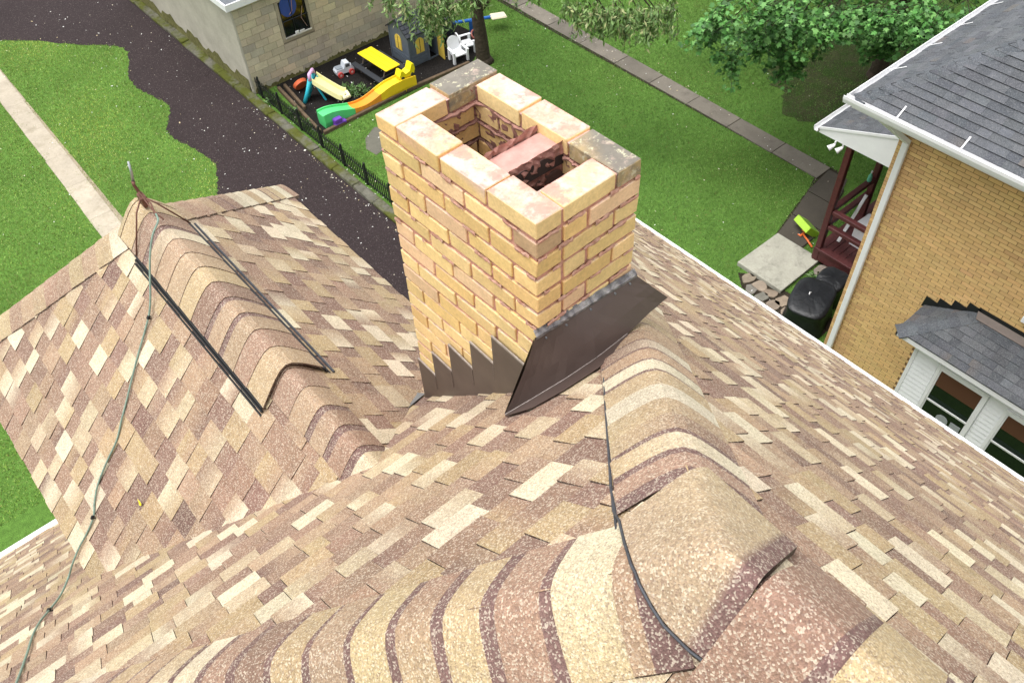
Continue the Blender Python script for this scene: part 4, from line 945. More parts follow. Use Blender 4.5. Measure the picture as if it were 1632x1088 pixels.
m = MB(); m.tube([(WX0 + .42, GYW - .03, WZ1), (WX0 + .36, GYW - .032, WZ0 + .68), (WX0 + .25, GYW - .03, WZ0 + .60)], .008, 6, (.45, .25, .2)); m.tube([(WX1 - .12, GYW - .03, WZ0 + .7), (WX1 - .22, GYW - .032, WZ0 + .4), (WX1 - .10, GYW - .03, WZ0 + .1)], .008, 6, (.3, .2, .17)); m.build('cable', 'plastic', ga)
m = MB(); n = 20; m.add([(WX0 + .27 + .26 * math.cos(2 * math.pi * i / n), GYW - .012 - .012, WZ0 + .84 + .30 * math.sin(2 * math.pi * i / n)) for i in range(n)] + [(WX0 + .27, GYW - .025, WZ0 + .84)], [(i, (i + 1) % n, n) for i in range(n)], (.02, .06, .28)); m.build('blue_tarp', 'plastic', ga)
m = MB(); m.cbox(WX0 + .30, WX0 + .42, GYW - .055, GYW - .02, WZ0 + .013, WZ0 + .09, .01, .004, (.7, .7, .68)); m.cbox(WX0 + .44, WX0 + .60, GYW - .055, GYW - .02, WZ0 + .013, WZ0 + .07, .01, .004, (.6, .6, .58)); m.build('sill_clutter', 'plastic', ga)
m = MB(); m.box(GXW - .13, 16.1, GYW - .13, 29.1, GH + .10, GH + .13); m.build('roof', 'slate_flat', ga)
m = MB(); m.box(GXW - .15, 16.1, GYW - .15, GYW - .11, GH - .02, GH + .16); m.box(GXW - .15, GXW - .11, GYW - .11, 29.1, GH - .02, GH + .16); m.build('fascia', 'white_paint', ga)
m = MB(); m.box(GXW - .11, GXW - .03, GYW - .03, 29, GH - .01, GH + .02); m.box(GXW - .11, 16, GYW - .11, GYW - .03, GH - .01, GH + .02); m.build('soffit', 'white_paint', ga)

# ================================================================== FENCE
fe = thing('picket_fence', 'low black metal picket fence along the mossy kerb', 'fence', (7.9, 15, 0))
FXC = 7.90
for z in (.10, .44): MB().box(FXC - .010, FXC + .010, 3, 20.9, z - .012, z + .012).build('rail', 'iron_black', fe)
pkm = None; y = 3.0; i = 0
while y < 20.9:
    if i % 11 == 10 or i == 0:
        MB().cbox(FXC - .022, FXC + .022, y - .022, y + .022, 0, .68, .004).build('post', 'iron_black', fe)
    else:
        if pkm is None:
            m = MB(); m.box(FXC - .010, FXC + .010, y - .010, y + .010, .03, .56); m.add([(FXC - .010, y - .010, .56), (FXC + .010, y - .010, .56), (FXC + .010, y + .010, .56), (FXC - .010, y + .010, .56), (FXC, y, .61)], [(0, 1, 4), (1, 2, 4), (2, 3, 4), (3, 0, 4)])
            pkm = m.build('picket', 'iron_black', fe); py0 = y
        else:
            o = pkm.copy(); COL.objects.link(o); o.parent = fe; o.location = (0, y - py0, random.uniform(-.015, .01))
    y += .095; i += 1

# ================================================================== PLAY AREA
def timber(x0, y0, x1, y1, w_, h_, label):
    d = Vector((x1 - x0, y1 - y0, 0)); L_ = d.length; m = MB(); m.M = Matrix.Translation((x0, y0, 0)) @ Matrix.Rotation(math.atan2(d.y, d.x), 4, 'Z'); m.cbox(0, L_, -w_ / 2, w_ / 2, -.02, h_, .012, .006)
    return tag(m.build('timber', 'timber'), label, 'timber', 'timbers edging the play area')
timber(8.25, 18.02, 11.0, 18.10, .10, .10, 'weathered timber between the coaster toy and the grass')
timber(11.03, 18.10, 13.2, 17.98, .10, .10, 'weathered timber edging hidden behind the chimney top')
timber(8.45, 20.72, 8.20, 18.12, .09, .11, 'weathered timber edging nearest the picket fence')
timber(8.66, 20.75, 8.48, 19.35, .09, .10, 'short weathered timber beside the orange bucket')
# playhouse
ph = thing('playhouse', 'grey plastic playhouse with dark tiled roof and yellow arched windows', 'playhouse', (12.3, 19.43, 0))
X0, X1, Y0, Y1, EH, RH = 11.84, 12.86, 18.97, 19.89, .98, 1.32; YM = (Y0 + Y1) / 2
m = MB(); t = .035
def arch(cx, z0, w_, h_, n=10): return [(cx - w_ / 2, z0), (cx + w_ / 2, z0)] + [(cx + w_ / 2 * math.cos(math.pi * i / n), z0 + h_ - w_ / 2 + w_ / 2 * math.sin(math.pi * i / n)) for i in range(n + 1)]
m.prism([(X0, Y0, 0), (X0, Y1, 0), (X0, Y1, EH), (X0, YM, RH), (X0, Y0, EH)], (t, 0, 0)); m.prism([(X1 - t, Y0, 0), (X1 - t, Y1, 0), (X1 - t, Y1, EH), (X1 - t, YM, RH), (X1 - t, Y0, EH)], (t, 0, 0))
m.box(X0 + t, 12.50, Y0, Y0 + t, 0, EH); m.box(12.50, X1 - t, Y0, Y0 + t, .84, EH); m.box(X0 + t, X1 - t, Y1 - t, Y1, 0, EH); m.box(12.5, X1 - t, Y0, Y0 + t, 0, .04)
pw = m.build('wall', 'play_grey', ph)
for k in range(3):
    z = .06 + k * .10
    MB().cbox(X0 - .012, X0, Y0 + .05, Y1 - .05, z, z + .085, .004).build('board', 'play_grey', ph); MB().cbox(X0 + .05, 12.46, Y0 - .012, Y0, z, z + .085, .004).build('board', 'play_grey', ph)
for (x, y) in ((X0, Y0), (X0, Y1), (12.50, Y0)): MB().cbox(x - .02, x + .035, y - .02 if y == Y0 else y - .03, y + .03 if y == Y0 else y + .02, 0, EH, .006).build('corner_post', 'play_grey', ph)
def arch_win(fn, cx, z0, w_, h_):
    a = arch(cx, z0, w_, h_); m = MB(); m.prism([fn(u, v, .003) for u, v in a], Vector(fn(0, 0, .018)) - Vector(fn(0, 0, .003))); wo = m.build('window', 'window_yellow', ph)
    for (u0, u1) in ((cx - w_ * .47, cx - w_ * .06), (cx + w_ * .06, cx + w_ * .47)):
        m = MB(); m.prism([fn(u, v, .0185) for u, v in ((u0, z0 + .03), (u1, z0 + .03), (u1, z0 + h_ * .62), (u0, z0 + h_ * .62))], Vector(fn(0, 0, .024)) - Vector(fn(0, 0, .0185))); m.build('shutter', 'window_yellow', wo)
    m = MB(); m.prism([fn(u, v, .0186) for u, v in ((cx - .008, z0 + .02), (cx + .008, z0 + .02), (cx + .008, z0 + h_ - .03), (cx - .008, z0 + h_ - .03))], Vector(fn(0, 0, .022)) - Vector(fn(0, 0, .0186))); m.build('shutter_gap', 'play_roof', wo)
arch_win(lambda u, v, d: (X0 - d, u, v), 19.46, .42, .30, .46); arch_win(lambda u, v, d: (u, Y0 - d, v), 12.22, .36, .28, .46)
for sgn in (-1, 1):
    ey = (Y0 if sgn < 0 else Y1) + sgn * .07; sl_ = (RH - EH) / (YM - Y0); ez = EH - .07 * sl_ + .02
    m = MB(); m.prism([(X0 - .07, ey, ez), (X1 + .07, ey, ez), (X1 + .07, YM, RH + .02), (X0 - .07, YM, RH + .02)], (0, 0, .02)); ro = m.build('roof', 'play_roof', ph)
    for r_ in range(5):
        for c_ in range(9):
            f0, f1 = r_ / 5, (r_ + .9) / 5; xa = X0 - .06 + c_ * .127; L2 = lambda f, h: (ey + (YM - ey) * f, ez + (RH + .02 - ez) * f + .02 + h)
            (ya, za), (yb, zb) = L2(f0, .022), L2(f1, .008)
            MB().add([(xa, ya, za), (xa + .11, ya, za), (xa + .11, yb, zb), (xa, yb, zb), (xa, ya, za - .024), (xa + .11, ya, za - .024), (xa + .11, yb, zb - .01), (xa, yb, zb - .01)], [(0, 1, 2, 3), (0, 1, 5, 4), (1, 2, 6, 5), (3, 0, 4, 7), (2, 3, 7, 6)]).build('tile', 'play_roof', ro)
m = MB(); m.M = Matrix.Translation((12.86, 18.98, .03)) @ Matrix.Rotation(math.radians(-98), 4, 'Z'); m.cbox(0, .36, -.015, .015, 0, .80, .006); do = m.build('door', 'window_yellow', ph)
m2 = MB(); m2.M = m.M; m2.cbox(.28, .32, .016, .04, .38, .46, .004); m2.build('handle', 'play_roof', do)
m = MB(); m.prism([(12.05, YM - .1, RH), (12.35, YM - .1, RH), (12.3, YM + .12, RH + .26), (12.1, YM + .12, RH + .26)], (0, .03, .02)); m.build('dormer_panel', 'play_roof', ph)
# picnic table
pt = thing('picnic_table', 'toddler picnic table with yellow plank top and dark benches', 'picnic table', (11.02, 19.33, 0))
PT = Matrix.Translation((11.02, 19.33, 0)) @ Matrix.Rotation(math.radians(2), 4, 'Z')
for k in range(3):
    m = MB(); m.M = PT; m.cbox(-.25 + k * .168, -.25 + k * .168 + .160, -.68, .68, .48, .515, .008, 0, (.86, .66, .015)); m.build('top_plank', 'plastic', pt)
for sgn in (-1, 1):
    m = MB(); m.M = PT; m.cbox(sgn * .44 - .085, sgn * .44 + .085, -.70, .70, .25, .285, .008); m.build('bench', 'play_roof', pt)
    m = MB(); m.M = PT; m.cbox(-.52, .52, sgn * .50 - .03, sgn * .50 + .03, .205, .25, .006); m.build('cross_bar', 'play_roof', pt)
    for s2 in (-1, 1):
        m = MB(); m.M = PT; m.tube([(s2 * .14, sgn * .50, .48), (s2 * .34, sgn * .50, .0)], .022, 8); m.build('leg', 'step_metal', pt)
# toy truck
tt = thing('toy_truck', 'white ride-on toy truck with red wheels by the garage wall', 'toy truck', (10.25, 20.08, 0))
TM = Matrix.Translation((10.27, 20.10, 0)) @ Matrix.Rotation(math.radians(-8), 4, 'Z')
wc = (.62, .66, .72)
m = MB(); m.M = TM; m.prism([(-.27, -.12, .09), (.27, -.12, .09), (.28, -.12, .20), (.20, -.12, .24), (.16, -.12, .37), (.02, -.12, .38), (-.03, -.12, .24), (-.24, -.12, .24), (-.28, -.12, .18)], (0, .24, 0), wc); m.build('body', 'plastic', tt)
m = MB(); m.M = TM; m.box(.03, .155, -.124, -.1205, .255, .345, (.08, .09, .1)); m.build('side_window', 'plastic', tt)
m = MB(); m.M = TM; m.cbox(-.24, -.05, -.10, .10, .242, .27, .004, 0, (.25, .28, .32)); m.build('seat', 'plastic', tt)
for (x, y) in ((-.17, -.145), (.18, -.145), (-.17, .145), (.18, .145)):
    m = MB(); m.M = TM; m.cyl((x, y - .022, .085), (x, y + .022, .085), .085, n=16, col=(.62, .07, .06)); wo = m.build('wheel', 'plastic', tt)
    m = MB(); m.M = TM; m.cyl((x, y - .026, .085), (x, y + .026, .085), .035, n=10, col=(.75, .45, .42)); m.build('hub', 'plastic', wo)
# slide
sd_ = thing('toy_slide', 'small plastic slide with blue ladder and pale yellow chute', 'slide', (9.1, 19.4, 0))
p_top = Vector((9.10, 19.62, .58)); p_end = Vector((9.58, 19.02, .08)); dr = (p_end - p_top); ax = Vector((dr.x, dr.y, 0)).normalized(); sdv = ax.cross(Vector((0, 0, 1)))
m = MB(); vs = []; n = 10
for i in range(n + 1):
    t_ = i / n; p = p_top.lerp(p_end, t_); p.z = .58 - .50 * (t_ ** .9) + (.0 if t_ < .85 else (t_ - .85) * .35)
    for (u, v) in ((-.17, .10), (-.14, .10), (-.13, 0), (.13, 0), (.14, .10), (.17, .10), (.20, -.03), (-.20, -.03)): vs.append(p + sdv * (u * 1.15) + Vector((0, 0, v)))
m.add(vs, [(i * 8 + k, i * 8 + (k + 1) % 8, i * 8 + 8 + (k + 1) % 8, i * 8 + 8 + k) for i in range(n) for k in range(8)] + [tuple(range(8)), tuple(n * 8 + k for k in range(8))], (.84, .78, .38)); m.build('chute', 'plastic', sd_)
m = MB(); m.tube([p_end + sdv * -.17 + Vector((0, 0, .04)), p_end + ax * .13 + Vector((0, 0, .03)), p_end + sdv * .17 + Vector((0, 0, .04))], .06, 8, (.86, .83, .55)); m.build('chute_lip', 'plastic', sd_)
q0 = p_top - ax * .08; base = Vector((8.74, 19.72, 0))
for sg in (-1, 1):
    m = MB(); m.tube([base + sdv * (.13 * sg), (base + q0) / 2 + sdv * (.13 * sg), q0 + sdv * (.14 * sg) + Vector((0, 0, .08))], .06, 8, (.03, .45, .55)); m.build('ladder_side', 'plastic', sd_, smooth=True)
for f in (.25, .5, .75):
    p = base.lerp(q0, f); m = MB(); m.tube([p - sdv * .13, p + sdv * .13], .06, 6, (.03, .42, .52)); m.build('step', 'plastic', sd_, smooth=True)
m = MB(); m.tube([q0 + sdv * .17 + Vector((0, 0, .03)), q0 + sdv * .12 + Vector((0, 0, .19)), q0 - sdv * .12 + Vector((0, 0, .19)), q0 - sdv * .17 + Vector((0, 0, .03))], .055, 8, (.62, .38, .60)); m.build('hand_hoop', 'plastic', sd_, smooth=True)
for sg in (-1, 1):
    m = MB(); m.tube([p_top + sdv * (.13 * sg), Vector((p_top.x, p_top.y, 0)) + ax * .25 + sdv * (.13 * sg)], .03, 6, (.03, .42, .52)); m.build('leg', 'plastic', sd_)
# orange bucket
ob = thing('orange_bucket', 'orange plastic bucket lid leaning near the blue slide ladder', 'bucket', (8.92, 20.22, 0))
m = MB(); m.M = Matrix.Translation((8.92, 20.25, .19)) @ Matrix.Rotation(math.radians(-60), 4, 'X') @ Matrix.Rotation(.5, 4, 'Z'); m.cyl((0, 0, -.05), (0, 0, .03), .19, .21, 20, (.72, .14, .05)); m.build('shell', 'plastic', ob)
m2 = MB(); m2.M = m.M; m2.tube([(.2 * math.cos(a), .2 * math.sin(a), .035) for a in [i * math.pi / 8 for i in range(17)]], .018, 6, (.76, .17, .06)); m2.build('rim', 'plastic', ob)
# coaster track
co = thing('toy_coaster', 'wavy toy coaster track in green, orange and yellow', 'toy coaster', (9.9, 18.2, 0))
def trk(x): 
    t_ = (x - 8.42) / 2.95
    return .20 + .12 * math.cos(t_ * 2 * math.pi * 1.35 - .4) * (1 - .15 * t_) + (.10 if t_ > .8 else 0) * (t_ - .8) * 5 + .06
def track(name, x0, x1, col):
    m = MB(); vs = []; n = 14
    for i in range(n + 1):
        x = x0 + (x1 - x0) * i / n; yc = 18.34 - .10 * (x - 8.42) / 2.95; h = trk(x)
        for (u, v) in ((-.19, h + .05), (-.16, h + .05), (-.15, h), (.15, h), (.16, h + .05), (.19, h + .05), (.20, max(.03, h - .2)), (.17, .01), (-.17, .01), (-.20, max(.03, h - .2))): vs.append((x, yc + u, v))
    m.add(vs, [(i * 10 + k, i * 10 + (k + 1) % 10, i * 10 + 10 + (k + 1) % 10, i * 10 + 10 + k) for i in range(n) for k in range(10)] + [tuple(range(10)), tuple(n * 10 + k for k in range(10))], col); return m.build(name, 'plastic', co)
track('green_track', 8.42, 9.35, (.10, .62, .20)); track('orange_track', 9.352, 10.20, (.80, .30, .03)); track('yellow_track', 10.202, 11.37, (.84, .56, .02))
for k in range(2):
    m = MB(); m.cbox(8.62, 8.98 - .12 * k, 17.99 - .0, 18.14, .005 + .13 * k, .13 + .13 * k, .02, 0, (.16, .05, .42)); m.build('purple_step', 'plastic', co)
m = MB(); m.cbox(8.62, 8.95, 18.54, 18.66, .005, .24, .02, 0, (.30, .22, .55)); m.build('purple_step', 'plastic', co)
cc = thing('coaster_car', 'bright yellow toy coaster car with high back on the track end', 'toy car', (11.15, 18.24, .3))
m = MB(); zc = trk(11.15) + .05; m.prism([(10.92, 18.12, zc), (11.36, 18.12, zc), (11.42, 18.12, zc + .14), (11.40, 18.12, zc + .30), (11.33, 18.12, zc + .33), (11.25, 18.12, zc + .15), (11.10, 18.12, zc + .11), (11.03, 18.12, zc + .22), (10.97, 18.12, zc + .24), (10.90, 18.12, zc + .10)], (0, .24, 0), (.88, .70, .01)); m.build('body', 'plastic', cc)
for x in (10.99, 11.31):
    for y in (18.105, 18.375): m = MB(); m.cyl((x, y - .015, zc + .02), (x, y + .015, zc + .02), .05, n=12, col=(.03, .03, .03)); m.build('wheel', 'plastic', cc)
# white chairs
def chair(x, y, rot, label):
    c = thing('child_chair', label, 'chair', (x, y, 0), 'white child chairs by the tree'); T = Matrix.Translation((x, y, 0)) @ Matrix.Rotation(rot, 4, 'Z'); W_ = (.82, .83, .85)
    def pc(nm, *a, **k): m = MB(); m.M = T; m.cbox(*a, **k, col=W_); return m.build(nm, 'plastic', c)
    pc('seat', -.2, .2, -.19, .19, .20, .24, ch=.01)
    m = MB(); m.M = T @ Matrix.Translation((0, .17, .22)) @ Matrix.Rotation(math.radians(-14), 4, 'X'); a = arch(0, 0, .38, .42); m.prism([(u, 0, v) for u, v in a], (0, .03, 0), W_); m.build('backrest', 'plastic', c)
    for s in (-1, 1):
        pc('armrest', s * .22 - .04, s * .22 + .04, -.24, .18, .36, .385, ch=.008)
        pc('leg', s * .22 - .035, s * .22 + .035, -.22, -.14, 0, .36, ch=.008); pc('leg', s * .20 - .035, s * .20 + .035, .10, .18, 0, .36, ch=.008)
chair(13.12, 18.40, math.radians(-8), 'white plastic child chair facing the camera beside the playhouse door'); chair(13.62, 18.62, math.radians(75), 'white plastic child chair turned sideways against the tree trunk')
# barrel, blue slide, ring, cream board behind the tree
m = MB(); n = 18; pr = [(0, 0), (.24, 0), (.27, .1), (.29, .3), (.27, .55), (.25, .62), (.20, .64), (.20, .60), (0, .58)]
m.M = Matrix.Translation((13.55, 19.55, 0)); m.add([(r_ * math.cos(2 * math.pi * i / n), r_ * math.sin(2 * math.pi * i / n), z_) for r_, z_ in pr for i in range(n)], [(a * n + i, a * n + (i + 1) % n, (a + 1) * n + (i + 1) % n, (a + 1) * n + i) for a in range(len(pr) - 1) for i in range(n)], (.015, .017, .03))
tag(m.build('black_barrel', 'plastic', smooth=True), 'black plastic barrel half hidden by leaves behind the playhouse', 'barrel')
bs = thing('toy_seesaw', 'blue toy seesaw beam behind the tree trunk with cream seat', 'seesaw', (14.5, 19.2, 0))
m = MB(); m.tube([(13.8, 19.55, .42), (15.0, 19.05, .36)], .05, 8, (.02, .14, .50)); m.build('beam', 'plastic', bs)
m = MB(); m.M = Matrix.Translation((14.95, 19.0, .36)) @ Matrix.Rotation(-.4, 4, 'Z'); m.cbox(-.05, .42, -.17, .17, 0, .06, .03, .01, (.78, .70, .50)); m.build('seat', 'plastic', bs)
m = MB(); m.tube([(14.35, 19.3, .38), (14.35, 19.3, 0)], .06, 8, (.02, .1, .35)); m.build('stand', 'plastic', bs)
m = MB(); m.M = Matrix.Translation((14.25, 18.95, .12)) @ Matrix.Rotation(.7, 4, 'X'); m.tube([(.15 * math.cos(a), .15 * math.sin(a), 0) for a in [i * math.pi / 10 for i in range(21)]], .03, 8, (.30, .09, .07))
tag(m.build('toy_ring', 'plastic', smooth=True), 'small red toy ring on the grass beside the tree trunk', 'toy')
# ================================================================== PLANTS
LEAF_W = ([(-.0, 0, 0), (.5, .16, .03), (1, 0, -.05), (.5, -.16, .03)], [(0, 1, 2), (0, 2, 3)])
LEAF_M = ([(0, 0, 0), (.15, .42, .02), (.38, .28, .04), (.62, .62, -.04), (.70, .26, .03), (1.1, 0, -.08), (.70, -.26, .03), (.62, -.62, -.04), (.38, -.28, .04), (.15, -.42, .02)], [(0, 1, 2), (0, 2, 4), (2, 3, 4), (0, 4, 6), (4, 5, 6), (0, 6, 8), (6, 7, 8), (0, 8, 9)])
def leaves(name, P, tmpl, size, pal, parent, droop=.3, spread=.6):
    N = len(P); yaw = rng.uniform(0, 2 * np.pi, N); pitch = rng.normal(droop, spread, N); roll = rng.normal(0, .5, N); S_ = size * rng.uniform(.65, 1.25, N)
    pal = np.array(pal); C = pal[rng.integers(0, len(pal), N)] * rng.uniform(.75, 1.25, N)[:, None]
    return scatter(name, 'leaf', *tmpl, P, rot_basis(yaw, pitch, roll), S_, C, parent)
WEED = [(.05, .12, .02), (.09, .17, .05), (.14, .22, .09), (.04, .09, .015)]
def weed(x, y, r_, h, n, label):
    t_ = thing('weed', label, 'plant', (x, y, 0), 'weeds around the play area')
    a = rng.uniform(0, 2 * np.pi, n); q = r_ * np.sqrt(rng.uniform(0, 1, n)); P = np.stack([x + q * np.cos(a), y + q * np.sin(a), rng.uniform(.02, 1, n) * h * (1.1 - q / r_)], 1)
    leaves('leaves', P, LEAF_W, .14, WEED, t_, -.2, .5)
    m = MB()
    for k in range(5):
        an = random.uniform(0, 6.28); m.tube([(x, y, 0), (x + r_ * .4 * math.cos(an), y + r_ * .4 * math.sin(an), h * .8)], .004, 4)
    m.build('stems', 'timber', t_)
weed(9.85, 19.30, .22, .25, 130, 'leafy weed right of the slide chute end'); weed(10.05, 18.95, .26, .28, 170, 'largest leafy weed in the mulch by the orange track')
weed(10.55, 18.75, .14, .15, 50, 'small weed in the mulch below the picnic table'); weed(8.12, 19.3, .18, .30, 110, 'weed growing through the fence beside the slide ladder')
weed(8.1, 18.6, .15, .25, 80, 'weed growing at the fence beside the green track'); weed(7.98, 20.3, .15, .28, 80, 'weed at the garage corner end of the fence')
weed(13.35, 5.95, .15, .14, 70, 'small green weed between stones and the concrete pad')
# drooping tree by the playhouse
def limb(m, pts, r0, r1, n=9):
    k = len(pts); m.tube(pts, [r0 + (r1 - r0) * i / (k - 1) for i in range(k)], n)
def bend(p, q, sag, k=6):
    p, q = Vector(p), Vector(q); out = []
    for i in range(k + 1):
        t_ = i / k; v = p.lerp(q, t_); v.z += sag * math.sin(math.pi * t_); v += Vector((random.uniform(-.06, .06), random.uniform(-.06, .06), 0)) * (1 if 0 < i < k else 0); out.append(v)
    return out
t1_ = thing('willow_tree', 'tree with drooping narrow pale leaves standing beside the white chairs', 'tree', (13.6, 17.85, 0))
m = MB(); pts = []; 
limb(m, [(13.62, 17.8, -.05), (13.6, 17.82, .15), (13.58, 17.85, .8), (13.55, 17.92, 1.6), (13.6, 18.0, 2.6), (13.7, 18.1, 3.8), (13.7, 18.2, 5.5)], .23, .10, 14)
m.tube([(13.62, 17.8, -.05), (13.6, 17.82, .12)], [.30, .22], 14)
spr1 = [(10.75, 15.95, 2.95), (10.5, 15.6, 3.3), (10.9, 15.9, 3.35), (10.35, 15.3, 3.7), (11.1, 15.7, 3.55), (9.8, 15.3, 3.95), (9.5, 15.9, 4.0), (10.9, 16.2, 2.8), (11.35, 15.4, 3.7), (11.5, 14.7, 4.0), (12.1, 14.1, 4.0),
        (13.6, 12.5, 3.15), (13.2, 12.2, 3.5), (13.9, 12.3, 3.25), (12.7, 12.4, 3.8), (12.9, 11.9, 3.9), (13.5, 11.6, 3.7), (13.9, 11.9, 3.4), (12.4, 12.8, 3.95), (14.1, 11.6, 3.6), (13.3, 12.7, 3.2), (13.0, 12.9, 3.4), (14.35, 12.1, 3.1)]
LP = []
for i, s in enumerate(spr1):
    a0 = Vector((13.65, 18.05, random.uniform(3.0, 4.2))); limb(m, bend(a0, (s[0], s[1], s[2] + .35), 1.3), .06, .012, 6)
    for k in range(9):
        st0 = Vector((s[0] + random.gauss(0, .20), s[1] + random.gauss(0, .20), s[2] + random.uniform(.15, .5))); en = st0 + Vector((random.gauss(0, .08), random.gauss(0, .08), -random.uniform(.3, .75)))
        m.tube([st0, st0.lerp(en, .5) + Vector((.01, 0, 0)), en], .004, 4)
        for j in range(24):
            p = st0.lerp(en, random.random()); LP.append((p.x + random.gauss(0, .04), p.y + random.gauss(0, .04), p.z))
for i in range(26):      # upper crown, above the frame
    a = random.uniform(0, 6.28); r_ = random.uniform(1, 4.2); c = Vector((13.6 + r_ * math.cos(a), 18 + r_ * math.sin(a), random.uniform(4.8, 7.5) - .15 * r_))
    limb(m, bend((13.68, 18.1, random.uniform(3.4, 5.3)), c, .5), .05, .012, 6)
    for j in range(160): LP.append((c.x + random.gauss(0, .55), c.y + random.gauss(0, .55), c.z + random.gauss(0, .4)))
tr = m.build('trunk', 'bark', t1_, smooth=True)
m = MB(); limb(m, [(13.62, 17.9, 1.45), (13.85, 17.75, 1.75), (14.1, 17.65, 2.2), (14.3, 17.5, 3.0)], .06, .03, 8); m.build('branch', 'bark', t1_, smooth=True)
leaves('crown', np.array(LP), LEAF_W, .15, [(.15, .26, .07), (.20, .30, .10), (.11, .20, .05), (.28, .30, .13), (.08, .15, .04)], t1_, .75, .45)
# maple
t2_ = thing('maple_tree', 'broad leafy maple tree shading the lawn behind the brick house', 'tree', (21, 9.6, 0))
m = MB(); limb(m, [(21, 9.6, -.1), (20.95, 9.6, .3), (20.9, 9.55, 1.4), (20.85, 9.5, 2.6), (20.9, 9.4, 4.2), (20.8, 9.3, 6.5)], .26, .12, 12)
m.tube([(21, 9.6, -.1), (20.97, 9.6, .22)], [.36, .24], 12)
cl = [((15.0, 10.1, 3.0), 1), ((15.6, 9.05, 2.95), 1), ((15.1, 9.7, 3.3), 1), ((14.6, 10.4, 3.5), .9), ((15.3, 9.3, 3.45), .9), ((15.9, 9.4, 3.2), .9), ((14.1, 10.4, 3.9), .8), ((14.6, 9.7, 3.9), 1), ((15.0, 9.2, 4.0), 1), ((15.4, 8.7, 4.0), .9), ((15.9, 8.9, 3.6), .8), ((16.2, 9.9, 3.4), .9),
      ((16.9, 7.85, 3.35), .7), ((16.6, 7.7, 3.7), .8), ((16.9, 7.4, 3.7), .7), ((16.2, 7.6, 4.2), .9), ((16.3, 7.0, 4.3), .8), ((15.6, 6.7, 4.9), .9), ((15.3, 7.4, 4.8), 1), ((15.0, 8.2, 4.6), 1), ((14.4, 8.9, 4.7), 1), ((13.9, 9.7, 4.5), 1), ((15.9, 6.2, 5.0), .8), ((15.4, 6.25, 5.3), .8), ((15.7, 8.2, 4.1), .8), ((17.3, 8.6, 3.5), .8), ((17.0, 9.3, 3.5), .8)]
LP = []
def maple_cluster(c, k, nb_):
    c = Vector(c)
    for b_ in range(nb_):
        an = random.uniform(0, 6.28); st0 = c + Vector((random.gauss(0, .25), random.gauss(0, .25), random.uniform(.0, .25))) * k; en = st0 + Vector((-.35 + random.gauss(0, .2), random.gauss(0, .22), -random.uniform(.12, .35))) * k
        m.tube([c + Vector((.3, 0, .25)), st0, en], .005, 4)
        for j in range(34):
            p = st0.lerp(en, random.uniform(0, 1.05)); LP.append((p.x + random.gauss(0, .075), p.y + random.gauss(0, .075), p.z + random.gauss(0, .04)))
for c, k in cl:
    limb(m, bend((20.87, 9.5, random.uniform(2.3, 4.4)), Vector(c) + Vector((.3, 0, .25)), 1.2), .055, .012, 6); maple_cluster(c, k, 8)
for i in range(150):
    a = random.uniform(0, 6.28); r_ = 6.2 * math.sqrt(random.random()); zc = random.uniform(4.3, 9.0) - .05 * r_ * r_ * .6; c = (20.8 + r_ * math.cos(a), 9.4 + r_ * math.sin(a), zc)
    if zc < 3.1: continue
    px = proj(c)
    if px and px[1] > 40 and 1300 < px[0] < 1410: continue
    if i % 4 == 0: limb(m, bend((20.87, 9.45, random.uniform(2.6, 6)), c, .8), .05, .012, 6)
    for j in range(240): LP.append((c[0] + random.gauss(0, .55), c[1] + random.gauss(0, .55), c[2] + random.gauss(0, .28)))
m.build('trunk', 'bark', t2_, smooth=True)
leaves('crown', np.array(LP), LEAF_M, .105, [(.075, .22, .045), (.11, .28, .06), (.055, .17, .033), (.17, .36, .10), (.04, .12, .024)], t2_, .35, .38)
# hanging swing under the maple
sw = thing('hanging_swing', 'dark blue fabric pod swing hanging on ropes under the maple', 'swing', (19.3, 8.25, .7))
m = MB(); n = 16; pr = [(.02, .78), (.22, .80), (.42, .95), (.50, 1.18), (.46, 1.36), (.44, 1.40), (.40, 1.34), (.38, 1.16), (.2, .95), (.02, .92)]
m.M = Matrix.Translation((19.3, 8.25, 0)); m.add([(r_ * 1.1 * math.cos(2 * math.pi * i / n), r_ * .8 * math.sin(2 * math.pi * i / n), z_ + .04 * math.cos(4 * math.pi * i / n)) for r_, z_ in pr for i in range(n)], [(a * n + i, a * n + (i + 1) % n, (a + 1) * n + (i + 1) % n, (a + 1) * n + i) for a in range(len(pr) - 1) for i in range(n)], (.012, .020, .055)); m.build('seat', 'plastic', sw, smooth=True)
for (x, y) in ((-.45, -.1), (.45, .1), (0, .34)):
    m = MB(); m.tube([(19.3 + x, 8.25 + y, 1.4), (19.3 + x * .2, 8.25 + y * .2, 4.6)], .012, 6, (.04, .035, .03)); m.build('rope', 'plastic', sw)

